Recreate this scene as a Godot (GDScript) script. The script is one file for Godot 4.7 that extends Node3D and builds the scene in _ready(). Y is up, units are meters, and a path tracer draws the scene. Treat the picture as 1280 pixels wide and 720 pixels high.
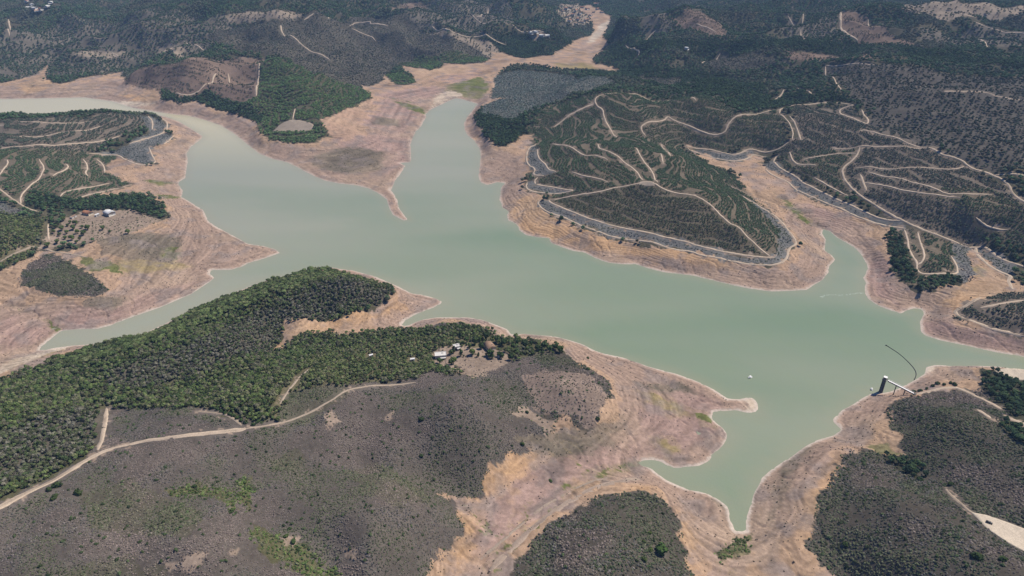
extends Node3D
# A reservoir at low water among scrub, plantations and pine hills, seen from the air.
func _ready() -> void:
	# camera, sky, sun, exposure, haze
	var cam := Camera3D.new()
	cam.name = "camera"
	cam.position = Vector3(0, 450, 0)
	cam.rotation_degrees = Vector3(-29.5, 0, 0)
	cam.fov = 45.7634
	cam.near = 1.0
	cam.far = 30000.0
	add_child(cam)
	cam.current = true
	var sky := ProceduralSkyMaterial.new()
	sky.sky_top_color = Color(0.2, 0.38, 0.68)
	sky.sky_horizon_color = Color(0.7, 0.76, 0.8)
	sky.sky_curve = 0.12
	sky.ground_horizon_color = Color(0.5, 0.55, 0.56)
	sky.ground_bottom_color = Color(0.3, 0.3, 0.28)
	sky.sky_energy_multiplier = 0.85
	var env := Environment.new()
	env.background_mode = Environment.BG_SKY
	env.sky = Sky.new()
	env.sky.sky_material = sky
	env.tonemap_mode = Environment.TONE_MAPPER_LINEAR
	env.tonemap_exposure = 1.24
	env.sdfgi_enabled = true
	env.ssao_enabled = true
	env.ssil_enabled = true
	env.fog_enabled = true
	env.fog_density = 0.00006
	env.fog_light_color = Color(0.64, 0.8, 0.98)
	var we := WorldEnvironment.new()
	we.name = "world_environment"
	we.environment = env
	add_child(we)
	var sun := DirectionalLight3D.new()
	sun.name = "sun"
	sun.light_energy = 1.6
	sun.light_color = Color(1.0, 0.96, 0.9)
	sun.light_angular_distance = 0.5
	sun.shadow_enabled = true
	add_child(sun)
	sun.look_at_from_position(Vector3(0.5, 0.82, -0.28), Vector3.ZERO, Vector3.RIGHT)

	var t0 := Time.get_ticks_msec()
	set_noises()
	shore_distance(SHORE)
	solve_heights(SHORE, LINES, MARKS)
	cut_channels(CREEKS)
	paint_zones()
	for k in names:
		soil_table.append(COVER[k][0] * 1.2)
		is_soil.append(1 if SOILS.has(k) else 0)
	print("heights and zones ", Time.get_ticks_msec() - t0)

	# shared materials
	grain = noise_texture(5, 0.02, 0.84, 1.0, 512)
	var grain2 := noise_texture(6, 0.03, 0.8, 1.0, 512)
	ground_mat = plain(Color(1, 1, 1), 0.95, 0.15)
	ground_mat.vertex_color_use_as_albedo = true
	ground_mat.albedo_texture = noise_texture(7, 0.014, 0.84, 1.0, 1024, 6)
	ground_mat.detail_enabled = true
	ground_mat.detail_blend_mode = BaseMaterial3D.BLEND_MODE_MUL
	ground_mat.detail_uv_layer = BaseMaterial3D.DETAIL_UV_2
	ground_mat.detail_albedo = grain2
	track_mat = plain(Color(1, 1, 1), 0.95, 0.15)
	track_mat.vertex_color_use_as_albedo = true
	track_mat.albedo_texture = grain
	leaf_mat = plain(Color(1, 1, 1), 0.85, 0.2)
	leaf_mat.vertex_color_use_as_albedo = true
	bark_mat = plain(Color(0.12, 0.09, 0.07))
	door_mat = plain(Color(0.06, 0.05, 0.045), 0.6)
	glass_mat = plain(Color(0.03, 0.035, 0.04), 0.1, 0.5)

	# the land: fine near the camera, coarser far off
	sheet("ground", -700, 800, 240, 1119, 1.5)
	sheet("terrain", -1700, 1700, 1115, 2110, 5.0)
	sheet("hills", -3600, 3600, 2100, 5350, 10.0)
	sheet("hillside", -3600, -1690, 1110, 2110, 10.0)
	sheet("hillside", 1690, 3600, 1110, 2110, 10.0)
	sheet("hillside", -3600, -690, 150, 1130, 10.0)
	sheet("hillside", 790, 3600, 150, 1130, 10.0)
	sheet("hillside", -700, 800, 150, 250, 5.0)
	# plains out to the horizon
	var rim := ArrayMesh.new()
	var st := SurfaceTool.new()
	st.begin(Mesh.PRIMITIVE_TRIANGLES)
	var inner := [Vector3(-3500, -8, -250), Vector3(3500, -8, -250), Vector3(3500, -8, -5200), Vector3(-3500, -8, -5200)]
	var outer := [Vector3(-14000, -8, 9000), Vector3(14000, -8, 9000), Vector3(14000, -8, -16000), Vector3(-14000, -8, -16000)]
	for i in 4:
		var j := (i + 1) % 4
		for v in [inner[i], inner[j], outer[i], inner[j], outer[j], outer[i]]:
			st.set_color(Color(0.09, 0.085, 0.065))
			st.set_normal(Vector3.UP)
			st.set_uv(Vector2(v.x, v.z) / 61.0)
			st.set_uv2(Vector2(v.x, v.z) / 13.0)
			st.add_vertex(v)
	st.commit(rim)
	structure("far_ground", rim, ground_mat)
	print("land ", Time.get_ticks_msec() - t0)
	water()

	for z in TRACKS:
		var line := pts(z[1])
		block_line(line, z[0])
		track(line, z[0] * (0.85 if line[0].y < 900.0 else 0.6))
	for z in FLOORS:
		track(pts(z[1]), z[0], Color(0.4, 0.315, 0.25), "valley_track")
	for k in PADS.size():
		block_area(pts(PADS[k][1]))
		pad(PADS[k][0], pts(PADS[k][1]), track_mat, Color(0.3, 0.25, 0.2) if PADS[k][0] == "dirt_clearing" else Color(0.5, 0.43, 0.34))

	rng.seed = 3
	for f in 4:
		var row := []
		for k in 3:
			row.append(crown_mesh(f, [22, 46, 46, 40][f]))
		forms.append(row)
		fine_forms.append([crown_mesh(f, [120, 260, 260, 220][f]), crown_mesh(f, [120, 260, 260, 220][f])])
		trunks.append(trunk_mesh(f))
	built_things()
	print("things ", Time.get_ticks_msec() - t0)
	plant_all()
	print("plants ", Time.get_ticks_msec() - t0, " near ", candidates.size())
	single_trees()
	mass_of_plants()
	var total := 0
	for key in scatter:
		total += scatter[key].size() / 16
	print("all ", Time.get_ticks_msec() - t0, " instances ", total)

func water() -> void:
	var m := plain(Color(1, 1, 1), 0.2, 0.42)
	m.vertex_color_use_as_albedo = true
	var f := FastNoiseLite.new()
	f.seed = 40
	f.frequency = 0.02
	f.fractal_octaves = 4
	var nt := NoiseTexture2D.new()
	nt.width = 512
	nt.height = 512
	nt.seamless = true
	nt.as_normal_map = true
	nt.bump_strength = 3.0
	nt.noise = f
	m.normal_enabled = true
	m.normal_texture = nt
	m.normal_scale = 0.25
	var silt := FastNoiseLite.new()
	silt.seed = 41
	silt.frequency = 1.0 / 420.0
	silt.fractal_octaves = 3
	silt.domain_warp_enabled = true
	silt.domain_warp_amplitude = 120.0
	silt.domain_warp_frequency = 1.0 / 500.0
	var step := 12.0
	var xa := -1560.0
	var da := 360.0
	var nx := 190
	var nd := 128
	var v := PackedVector3Array()
	var n := PackedVector3Array()
	var c := PackedColorArray()
	var uv := PackedVector2Array()
	for r in nd:
		for q in nx:
			var x := xa + q * step
			var d := da + r * step
			v.append(Vector3(x, 0, -d))
			n.append(Vector3.UP)
			uv.append(Vector2(x, d) / 45.0)
			# silt hangs in the upper arms and in long streaks; the dam basin is greener
			var k := clampf(0.28 + 0.75 * silt.get_noise_2d(x * 0.45 + d * 0.12, d * 1.3) + clampf((-x + 100.0) / 900.0, 0.0, 0.6) + clampf((d - 900.0) / 1200.0, 0.0, 0.4), 0.0, 1.0)
			var col := Color(0.156, 0.21, 0.137).lerp(Color(0.258, 0.268, 0.2), k)
			col = col.lerp(Color(0.46, 0.42, 0.28), clampf((d - 1250.0) / 350.0, 0.0, 0.9) * (1.0 if x < -400.0 else 0.25))
			var s := sdf(x, d)
			if s > -14.0:
				col = col.lerp(Color(0.27, 0.25, 0.17), 0.35 * clampf((s + 14.0) / 14.0, 0.0, 1.0))
			c.append(col)
	var idx := PackedInt32Array()
	for r in nd - 1:
		for q in nx - 1:
			var i := r * nx + q
			var s := sdf(xa + q * step + 6.0, da + r * step + 6.0)
			if s > 30.0:
				continue
			idx.append_array(PackedInt32Array([i, i + nx, i + 1, i + 1, i + nx, i + nx + 1]))
	var arr := []
	arr.resize(Mesh.ARRAY_MAX)
	arr[Mesh.ARRAY_VERTEX] = v
	arr[Mesh.ARRAY_NORMAL] = n
	arr[Mesh.ARRAY_COLOR] = c
	arr[Mesh.ARRAY_TEX_UV] = uv
	arr[Mesh.ARRAY_INDEX] = idx
	var mesh := ArrayMesh.new()
	mesh.add_surface_from_arrays(Mesh.PRIMITIVE_TRIANGLES, arr)
	structure("water", mesh, m)

func clear_around(p: Vector2, r: float) -> void:
	var y := -r
	while y <= r:
		var x := -r
		while x <= r:
			blocked[Vector2i(int(floor((p.x + x) / 4.0)), int(floor((p.y + y) / 4.0)))] = true
			x += 2.0
		y += 2.0

func built_things() -> void:
	var white := textured(Color(0.62, 0.6, 0.56), 0.2)
	var cream := textured(Color(0.6, 0.54, 0.44), 0.2)
	var tile := textured(Color(0.36, 0.17, 0.1), 0.4)
	var brown := textured(Color(0.3, 0.2, 0.14), 0.4)
	var metal := textured(Color(0.68, 0.68, 0.66), 0.2)
	var hp: PackedVector2Array = pts(P_HOUSE)
	flat_house(hp[0], 0.15, 12.0, 7.5, 4.0, white, "large white flat-roofed house in the clearing above the lake shore")
	flat_house(hp[1], 0.35, 7.0, 5.5, 3.6, white, "smaller white block house just behind the large white house")
	house(hp[2], 0.5, 9.0, 12.0, 3.2, 1.6, cream, brown, "low house with wide tan roof among dark trees right of the white houses")
	shed(hp[3], 0.2, Vector3(5, 2.6, 4), white, metal, "small pale shed below the tan-roofed house")
	shed(hp[4], 0.1, Vector3(4.4, 2.4, 2.2), white, metal, "white caravan-like hut among green shrubs left of the white house")
	shed(hp[5], 0.4, Vector3(3.6, 2.2, 2.2), white, metal, "white hut half hidden in the bright green shrubs, farthest from the houses")
	for p in hp:
		clear_around(p, 5.0)
	var fp: PackedVector2Array = pts(P_FARM)
	house(fp[0], 1.2, 9.0, 14.0, 3.2, 1.8, cream, tile, "farmhouse with red-brown roof at the edge of the dark tree belt")
	house(fp[1], 1.0, 11.0, 16.0, 4.0, 1.6, white, metal, "farm barn with bright white metal roof beside the red-roofed farmhouse", "", "barn")
	shed(fp[2], 1.0, Vector3(6, 2.6, 4), white, metal, "small white shed between the farmhouse and the white-roofed barn")
	shed(fp[3], 1.3, Vector3(9, 2.4, 4), white, brown, "long low white outbuilding at the left end of the farm")
	for p in fp:
		clear_around(p, 12.0)
	var k := 0
	for p in pts(P_HAMLET):
		clear_around(p, 10.0)
		house(p, k * 0.7, 11.0 + k % 3 * 2.0, 16.0 + k % 2 * 4.0, 5.0, 2.0, white, tile if k % 3 == 0 else metal, "white house of the far hamlet near the top left corner", "houses of the far left hamlet", "village_house", 2)
		k += 1
	k = 0
	for p in pts(P_VILLAGE):
		clear_around(p, 9.0)
		house(p, k * 0.9, 10.0 + k % 3 * 2.0, 13.0 + k % 4 * 3.0, 4.5, 2.0, white if k % 3 else cream, tile if k % 2 else brown, "pale house of the far village beside the dry river bed", "houses of the far village up the dry valley", "village_house", 2)
		k += 1
	k = 0
	for p in pts(P_QUARRY):
		clear_around(p, 9.0)
		house(p, 0.3 + k * 0.5, 11.0, 16.0, 5.0, 1.8, white, metal, "white farm building on the dark wooded knoll below the far village", "white buildings on the wooded knoll", "village_house", 2)
		k += 1
	for p in pts(P_RUIN):
		clear_around(p, 8.0)
		house(p, 0.8, 8.0, 12.0, 4.5, 1.8, white, metal, "lone white hut on the dark forested slope at the top right of centre", "", "village_house", 2)
	var bp: PackedVector2Array = pts(P_WATER)
	boat("motor_boat", bp[0], 0.2, 5.2, 2.0, 0.8, "small white motor boat alone on the open green water", true)
	boat("dinghy", bp[1], 1.9, 3.6, 1.5, 0.7, "tiny white dinghy moored just left of the intake tower", true)
	intake_tower(bp[2], bp[3])
	clear_around(bp[3], 5.0)
	boom(pts(BOOM))
	car(pts(P_CAR)[0], -0.62)
	foam(pts(WAKE))
	# trees that stand apart
	var dark := Color(0.045, 0.072, 0.028)
	var mid := Color(0.07, 0.11, 0.036)
	var light := Color(0.11, 0.15, 0.045)
	k = 0
	for p in pts(P_ORCHARD):
		clear_around(p, 3.0)
		tree("orchard_tree", 1, ground(p), 3.4 + 0.9 * sin(k * 2.3), 0.95, k * 1.3, mid.lerp(light, 0.5 + 0.5 * sin(k * 1.7)), ["round green tree of the loose orchard below the farm", "lone dark tree on the pale slope right of the farm orchard"][1 if k >= 21 else 0], "tree", "orchard trees below the farm" if k < 21 else "lone trees on the farm slope", true)
		k += 1
	k = 0
	for p in pts(P_GARDEN):
		clear_around(p, 3.0)
		var beside := p + Vector2(4.0 * sin(k * 3.1), 4.0 * cos(k * 2.3))
		tree("garden_tree", 1, ground(beside), 2.0 + 0.8 * sin(k * 2.9), 1.1, k * 0.7, mid.lerp(light, 0.5 + 0.5 * sin(k * 1.1)), "small leafy tree beside a larger one among the shore houses", "tree", "trees around the shore houses", true)
		tree("garden_tree", 3 if k % 3 == 0 else 1, ground(p), (2.6 if k % 3 == 0 else 3.6) + 0.7 * sin(k * 1.9), 1.15, k * 0.9, dark.lerp(mid, 0.5 + 0.5 * sin(k * 2.7)) if k % 5 else light, "dark leafy tree among the houses on the lake shore" if k % 5 else "bright green tree among the houses on the lake shore", "tree", "trees around the shore houses", true)
		k += 1
	var bush_said := ["dark bush at the lower edge of the pale dirt road, leftmost of three", "largest dark bush touching the lower edge of the pale dirt road", "round bush just below the pair of bushes beside the dirt road", "round dark bush standing alone to the right of the roadside bushes"]
	k = 0
	for p in pts(P_ROADBUSH):
		clear_around(p, 3.0)
		tree("round_bush", 0, ground(p), [2.8, 4.0, 3.2, 3.8][k], 1.15, k * 1.1, dark.lerp(mid, 0.2), bush_said[k], "bush", "bushes beside the dirt road", true)
		k += 1
	for p in pts(P_MOUNDTREE):
		clear_around(p, 5.0)
		tree("round_tree", 1, ground(p) - Vector3(0, 1.6, 0), 5.4, 0.8, 0.4, Color(0.06, 0.1, 0.026), "large round green tree alone on the low grey mound at the bottom", "tree", "", true)
	k = 0
	for p in pts(P_MOUNDBUSH):
		tree("green_bush", 0, ground(p), 1.9 + 0.3 * k, 1.0, k * 1.0, Color(0.07, 0.105, 0.03), ["small green bush left of the large round tree on the mound", "small green bush above the large round tree on the mound", "low green bush beside the foot of the round tree on the mound", "green bush below left of the round tree on the mound"][k], "bush", "bushes around the mound tree", true)
		k += 1
	k = 0
	for p in pts(P_SLOPEBUSH):
		tree("green_bush", 0, ground(p), [4.2, 3.4, 3.0, 3.2, 3.0][k], 1.0, k * 1.0, Color(0.04, 0.068, 0.024), ["big green bush below the dirt lot in the bottom right corner", "green bush near the right edge below the dirt lot", "green bush on the left flank of the bottom right hill", "green bush in the saddle between the two right hills", "green bush at the upper end of the footpath above the dirt lot"][k], "bush", "bushes on the right hills", true)
		k += 1
	k = 0
	for p in pts(P_HEDGE):
		tree("hedge_bush", 0, ground(p + Vector2(0, 2.0)), 2.3, 1.2, k * 0.8, dark.lerp(mid, 0.6), "green bush in the row along the short track above the road fork", "bush", "row of bushes at the road fork", true)
		k += 1
	k = 0
	for p in pts(P_BANKBUSH):
		tree("bank_bush", 0, ground(p), 2.5 + 0.5 * sin(k * 2.0), 1.1, k * 0.8, dark, "dark bush in the row above the access track to the footbridge", "bush", "row of bushes by the access track", true)
		k += 1
	k = 0
	for p in pts(P_LONEBUSH):
		tree("lone_bush", 0, ground(p), 2.2 + 0.6 * sin(k * 2.1), 1.1, k * 0.8, dark.lerp(mid, 0.5 + 0.5 * sin(k * 1.3)), "dark green bush standing out from the low grey scrub", "bush", "dark bushes dotted over the grey scrub", true)
		k += 1

func foam(line: PackedVector2Array) -> void:
	# the fading wake of a boat: a thin film of froth on the water
	var p := along(smooth_line(line), 3.0)
	var st := SurfaceTool.new()
	st.begin(Mesh.PRIMITIVE_TRIANGLES)
	var r := RandomNumberGenerator.new()
	r.seed = 9
	for i in p.size() - 1:
		for k in 3:
			var a := p[i] + Vector2(r.randf_range(-1.5, 1.5), r.randf_range(-1.3, 1.3))
			var l := r.randf_range(0.5, 1.6)
			for q in [Vector2(-l, 0), Vector2(0, 0.3), Vector2(l, 0), Vector2(-l, 0), Vector2(l, 0), Vector2(0, -0.3)]:
				st.add_vertex(Vector3(a.x + q.x, 0.012 + 0.004 * k, -(a.y + q.y)))
	st.generate_normals()
	var o := structure("wake_foam", st.commit(), plain(Color(0.4, 0.46, 0.4), 0.6))
	o.set_meta("kind", "stuff")
	tag(o, "faint pale wake line on the water near the right inlet", "wake")

func single_trees() -> void:
	candidates.sort_custom(func(a, b): return a[0] < b[0])
	var count := {}
	var place := func(p: Vector3) -> String:
		if p.z < -640.0:
			return ", by the lake"
		if p.x < -330.0:
			return ", near the left edge"
		if p.z > -480.0:
			return ", close to the dirt road"
		return ", on the middle slope"
	var look := func(q: Array) -> String:
		# size and tone of this one among its kind
		var range_: Array = COVER[q[7]]
		var f: float = (q[3] - range_[3]) / (range_[4] - range_[3])
		var tone: float = q[6].r + q[6].g + q[6].b
		return ("small " if f < 0.33 else ("middle-sized " if f < 0.67 else "large ")) + ("darkish " if tone < 0.22 else ("pale " if tone > 0.42 else ""))
	var said := {"ridgepine": "broad bright green pine on the crest along the narrow inlet", "sparsetree": "dark tree scattered over the grey right-hand hillside", "green": "leafy green tree in the left wood", "bright": "light green bushy tree left of the white houses", "woodgrey": "thin grey-green tree in the sparse grey wood"}
	var grp := {"ridgepine": "pines of the crest above the narrow inlet", "sparsetree": "scattered trees of the right hillside", "green": "trees of the left green wood", "bright": "light green trees left of the houses", "woodgrey": "trees of the grey wood"}
	var nm := {"ridgepine": "pine_tree", "sparsetree": "dark_tree", "green": "leafy_tree", "bright": "bushy_tree", "woodgrey": "thin_tree"}
	for q in candidates:
		var k: String = q[7]
		var p: Vector3 = q[2]
		count[k] = count.get(k, 0) + 1
		# only those inside the picture count
		var depth := -p.z * 0.87036 + (450 - p.y) * 0.49242
		var sx := absf(p.x) / depth
		var sy := (-p.z * 0.49242 - (450 - p.y) * 0.87036) / depth
		if count[k] <= 400 and sx < 0.76 and sy > -0.425 and single.get(k, 0) < 260:
			single[k] = single.get(k, 0) + 1
			tree(nm[k], q[1], p, q[3], q[4], q[5], q[6], look.call(q) + said[k] + ("" if k == "sparsetree" or k == "ridgepine" else place.call(p)), "tree", grp[k])
		else:
			put_plant(q[1], int(p.x * 31.0) + 7000, p, q[3], q[4], q[5], q[6])

var single := {}
# ---------------------------------------------------------------- ground cover
# each kind of ground: colour of the soil, metres between plants, share planted, low and high radius, plant form (0 bush, 1 round tree, 2 pine, 3 narrow tree), rows along the contour (height step, share), plant colours
var COVER := {
	"forest": [Color(0.095, 0.086, 0.06), 5.8, 0.95, 2.3, 4.2, 1, 0.0, 1.0, [Color(0.034, 0.06, 0.028), Color(0.043, 0.07, 0.032), Color(0.06, 0.066, 0.042), Color(0.038, 0.066, 0.029)]],
	"bare": [Color(0.32, 0.232, 0.18), 2.6, 0.5, 0.3, 0.95, 0, 0.0, 1.0, [Color(0.06, 0.052, 0.04), Color(0.085, 0.07, 0.055), Color(0.05, 0.052, 0.034), Color(0.13, 0.105, 0.085)]],
	"scrub": [Color(0.125, 0.108, 0.094), 1.25, 0.97, 0.35, 0.95, 0, 0.0, 1.0, [Color(0.086, 0.079, 0.076), Color(0.106, 0.097, 0.091), Color(0.07, 0.069, 0.06), Color(0.074, 0.079, 0.052), Color(0.094, 0.085, 0.084), Color(0.056, 0.058, 0.046)]],
	"darkscrub": [Color(0.1, 0.088, 0.072), 1.4, 0.97, 0.4, 1.35, 0, 0.0, 1.0, [Color(0.05, 0.06, 0.038), Color(0.082, 0.077, 0.07), Color(0.038, 0.056, 0.025), Color(0.1, 0.092, 0.086), Color(0.056, 0.06, 0.048), Color(0.042, 0.056, 0.029)]],
	"green": [Color(0.09, 0.085, 0.05), 2.2, 0.96, 0.7, 2.6, 1, 0.0, 1.0, [Color(0.058, 0.083, 0.028), Color(0.075, 0.098, 0.036), Color(0.044, 0.066, 0.025), Color(0.094, 0.102, 0.05), Color(0.084, 0.084, 0.055)]],
	"woodgrey": [Color(0.11, 0.097, 0.078), 2.3, 0.94, 0.7, 2.3, 1, 0.0, 1.0, [Color(0.078, 0.083, 0.05), Color(0.108, 0.104, 0.08), Color(0.048, 0.067, 0.028), Color(0.066, 0.08, 0.04), Color(0.09, 0.088, 0.07)]],
	"bright": [Color(0.135, 0.12, 0.072), 2.2, 0.92, 0.6, 2.2, 1, 0.0, 1.0, [Color(0.076, 0.098, 0.036), Color(0.095, 0.112, 0.046), Color(0.054, 0.076, 0.029), Color(0.104, 0.106, 0.06)]],
	"yard": [Color(0.29, 0.225, 0.175), 3.0, 0.5, 0.4, 1.6, 0, 0.0, 1.0, [Color(0.085, 0.095, 0.045), Color(0.13, 0.11, 0.078), Color(0.05, 0.07, 0.027), Color(0.1, 0.09, 0.07)]],
	"scrubgreen": [Color(0.115, 0.105, 0.078), 1.3, 0.97, 0.4, 1.05, 0, 0.0, 1.0, [Color(0.07, 0.08, 0.045), Color(0.082, 0.09, 0.052), Color(0.092, 0.085, 0.072), Color(0.052, 0.064, 0.034)]],
	"sparse": [Color(0.24, 0.185, 0.152), 1.8, 0.62, 0.4, 1.2, 0, 0.0, 1.0, [Color(0.09, 0.08, 0.078), Color(0.065, 0.072, 0.042), Color(0.11, 0.095, 0.09)]],
	"pine": [Color(0.1, 0.092, 0.06), 3.8, 0.97, 1.8, 2.6, 2, 4.2, 0.74, [Color(0.056, 0.092, 0.034), Color(0.066, 0.102, 0.038), Color(0.048, 0.08, 0.031)]],
	"dotted": [Color(0.145, 0.128, 0.105), 7.5, 0.96, 2.2, 3.8, 1, 0.0, 1.0, [Color(0.038, 0.054, 0.03), Color(0.048, 0.062, 0.036), Color(0.034, 0.05, 0.03)]],
	"clearcut": [Color(0.19, 0.138, 0.108), 4.0, 0.85, 0.9, 1.9, 1, 5.0, 0.5, [Color(0.06, 0.062, 0.042), Color(0.05, 0.054, 0.036)]],
	"darkforest": [Color(0.05, 0.05, 0.034), 4.8, 0.97, 2.3, 3.4, 1, 0.0, 1.0, [Color(0.026, 0.044, 0.02), Color(0.034, 0.054, 0.022), Color(0.022, 0.038, 0.02)]],
	"heath": [Color(0.1, 0.09, 0.072), 4.6, 0.88, 1.4, 3.0, 0, 0.0, 1.0, [Color(0.052, 0.058, 0.042), Color(0.07, 0.068, 0.054), Color(0.04, 0.052, 0.032), Color(0.085, 0.075, 0.065)]],
	"pale": [Color(0.27, 0.22, 0.17), 11.0, 0.7, 2.0, 3.6, 1, 0.0, 1.0, [Color(0.05, 0.06, 0.035), Color(0.08, 0.075, 0.05)]],
	"sparsetree": [Color(0.095, 0.085, 0.074), 6.6, 0.8, 1.6, 3.0, 1, 0.0, 1.0, [Color(0.028, 0.038, 0.024), Color(0.036, 0.045, 0.028), Color(0.05, 0.05, 0.038)]],
	"net": [Color(0.15, 0.148, 0.142), 2.5, 0.92, 0.6, 1.3, 0, 0.0, 1.0, [Color(0.09, 0.102, 0.098), Color(0.055, 0.07, 0.062), Color(0.13, 0.132, 0.126), Color(0.07, 0.085, 0.078)]],
	"plant": [Color(0.145, 0.12, 0.088), 1.7, 0.93, 0.7, 1.3, 1, 1.5, 0.7, [Color(0.05, 0.078, 0.038), Color(0.062, 0.09, 0.045), Color(0.044, 0.068, 0.038)]],
	"plantlow": [Color(0.13, 0.11, 0.08), 1.8, 0.93, 0.7, 1.2, 1, 1.4, 0.74, [Color(0.062, 0.078, 0.042), Color(0.076, 0.082, 0.048), Color(0.052, 0.07, 0.038)]],
	"brownrow": [Color(0.16, 0.133, 0.106), 1.9, 0.92, 0.75, 1.5, 1, 1.7, 0.66, [Color(0.052, 0.068, 0.046), Color(0.064, 0.074, 0.052), Color(0.042, 0.06, 0.04), Color(0.075, 0.072, 0.056)]],
	"greenscrub": [Color(0.115, 0.11, 0.06), 1.7, 0.95, 0.6, 1.6, 0, 0.0, 1.0, [Color(0.06, 0.088, 0.026), Color(0.074, 0.098, 0.034), Color(0.046, 0.068, 0.024), Color(0.085, 0.088, 0.05)]],
	"nethill": [Color(0.135, 0.138, 0.122), 3.0, 0.9, 0.7, 2.1, 0, 0.0, 1.0, [Color(0.07, 0.098, 0.085), Color(0.1, 0.122, 0.112), Color(0.05, 0.072, 0.052), Color(0.085, 0.09, 0.08)]],
	"ridgepine": [Color(0.09, 0.085, 0.05), 3.6, 0.97, 2.2, 3.7, 2, 0.0, 1.0, [Color(0.062, 0.085, 0.032), Color(0.076, 0.098, 0.038), Color(0.052, 0.074, 0.028), Color(0.085, 0.096, 0.045)]],
	"pink": [Color(0.33, 0.23, 0.192), 2.8, 0.4, 0.3, 0.9, 0, 0.0, 1.0, [Color(0.08, 0.068, 0.056), Color(0.06, 0.053, 0.042), Color(0.12, 0.1, 0.088)]],
	"orange": [Color(0.43, 0.28, 0.165), 3.2, 0.35, 0.3, 0.8, 0, 0.0, 1.0, [Color(0.1, 0.075, 0.05), Color(0.07, 0.055, 0.04)]],
	"olive": [Color(0.165, 0.138, 0.105), 2.2, 0.75, 0.3, 1.0, 0, 0.0, 1.0, [Color(0.07, 0.066, 0.042), Color(0.1, 0.088, 0.062), Color(0.06, 0.068, 0.032)]],
	"greenmud": [Color(0.13, 0.14, 0.05), 2.5, 0.6, 0.3, 0.9, 0, 0.0, 1.0, [Color(0.075, 0.12, 0.025), Color(0.095, 0.125, 0.04)]],
	"yellowmud": [Color(0.27, 0.215, 0.1), 3.5, 0.2, 0.25, 0.6, 0, 0.0, 1.0, [Color(0.13, 0.13, 0.045)]],
	"palesand": [Color(0.5, 0.42, 0.33), 8.0, 0.0, 0.3, 0.5, 0, 0.0, 1.0, [Color(0.2, 0.17, 0.12)]],
}
const SOILS := ["bare", "pink", "orange", "olive", "greenmud", "yellowmud", "palesand"]
var names: Array = []
var id_of := {}
const NX0 := -800.0
const ND0 := 200.0
const NC := 1.5
const NW := 1160
const NH := 660
const FC := 5.0
const FW := 1440
const FH := 1040
var near_zone: PackedByteArray
var far_zone: PackedByteArray
var soil_a := FastNoiseLite.new()
var soil_b := FastNoiseLite.new()
var soil_c := FastNoiseLite.new()
var warp := FastNoiseLite.new()

func paint_zones() -> void:
	for k in COVER:
		id_of[k] = names.size()
		names.append(k)
	var a := Image.create(NW, NH, false, Image.FORMAT_L8)
	var b := Image.create(FW, FH, false, Image.FORMAT_L8)
	var near := [pts([-3600, 150, -3600, 700, 30, 700, 30, 150]), pts([30, 150, 30, 700, 3600, 700, 3600, 150])]
	_paint(a, b, near[0], "scrub")
	_paint(a, b, near[1], "darkscrub")
	for z in ZONES_BEFORE:
		_paint(a, b, pts(z[1]), z[0])
	_paint(a, b, SHORE_BELT, "bare")
	for i in ISLANDS.size():
		_paint(a, b, ISLANDS[i], ["darkscrub", "darkscrub", "forest", "brownrow"][i])
	for z in ZONES_AFTER:
		_paint(a, b, pts(z[1]), z[0])
	var r := RandomNumberGenerator.new()
	r.seed = 15
	for z in CREEKS:
		for p in along(smooth_line(pts(z[1])), 1.8):
			var roll := r.randf()
			if roll < 0.8:
				_blot(a, b, p + Vector2(r.randfn(), r.randfn()) * z[0] * 0.35, z[0] * r.randf_range(0.2, 0.75), "olive" if roll < 0.35 else ("greenmud" if roll < 0.5 else "yellowmud"), r)
	for z in TRACKS:
		var line := along(smooth_line(pts(z[1])), 3.0)
		for p in line:
			if r.randf() < 0.5 and p.y < 1500.0 and not is_bare(a, b, p):
				_blot(a, b, p + Vector2(r.randfn(), r.randfn()) * z[0] * 0.45, z[0] * r.randf_range(0.3, 0.7), "yard", r)
	near_zone = a.get_data()
	far_zone = b.get_data()
	for q in [[soil_a, 46.0, 21], [soil_b, 170.0, 22], [soil_c, 7.0, 23], [warp, 26.0, 24]]:
		q[0].noise_type = FastNoiseLite.TYPE_SIMPLEX_SMOOTH
		q[0].seed = q[2]
		q[0].frequency = 1.0 / q[1]
		q[0].fractal_type = FastNoiseLite.FRACTAL_FBM
		q[0].fractal_octaves = 3

func is_bare(a: Image, b: Image, p: Vector2) -> bool:
	var c := int((p.x - X0) / FC)
	var q := int((p.y - D0) / FC)
	return c >= 0 and q >= 0 and c < FW and q < FH and SOILS.has(names[int(round(b.get_pixel(c, q).r * 255.0))])

func _blot(a: Image, b: Image, p: Vector2, radius: float, zone: String, r: RandomNumberGenerator) -> void:
	var poly := PackedVector2Array()
	for k in 8:
		poly.append(p + Vector2.from_angle(TAU * k / 8.0) * radius * r.randf_range(0.6, 1.3))
	_paint(a, b, poly, zone)

func _paint(a: Image, b: Image, poly: PackedVector2Array, zone: String) -> void:
	var v := Color(id_of[zone] / 255.0, 0, 0)
	spans(poly, NX0, ND0, NC, NW, NH, a, v)
	spans(poly, X0, D0, FC, FW, FH, b, v)

func zone_at(x: float, d: float) -> int:
	var c := int((x - NX0) / NC)
	var r := int((d - ND0) / NC)
	if x >= NX0 and d >= ND0 and c < NW and r < NH:
		return near_zone[r * NW + c]
	c = clampi(int((x - X0) / FC), 0, FW - 1)
	r = clampi(int((d - D0) / FC), 0, FH - 1)
	return far_zone[r * FW + c]

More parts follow.
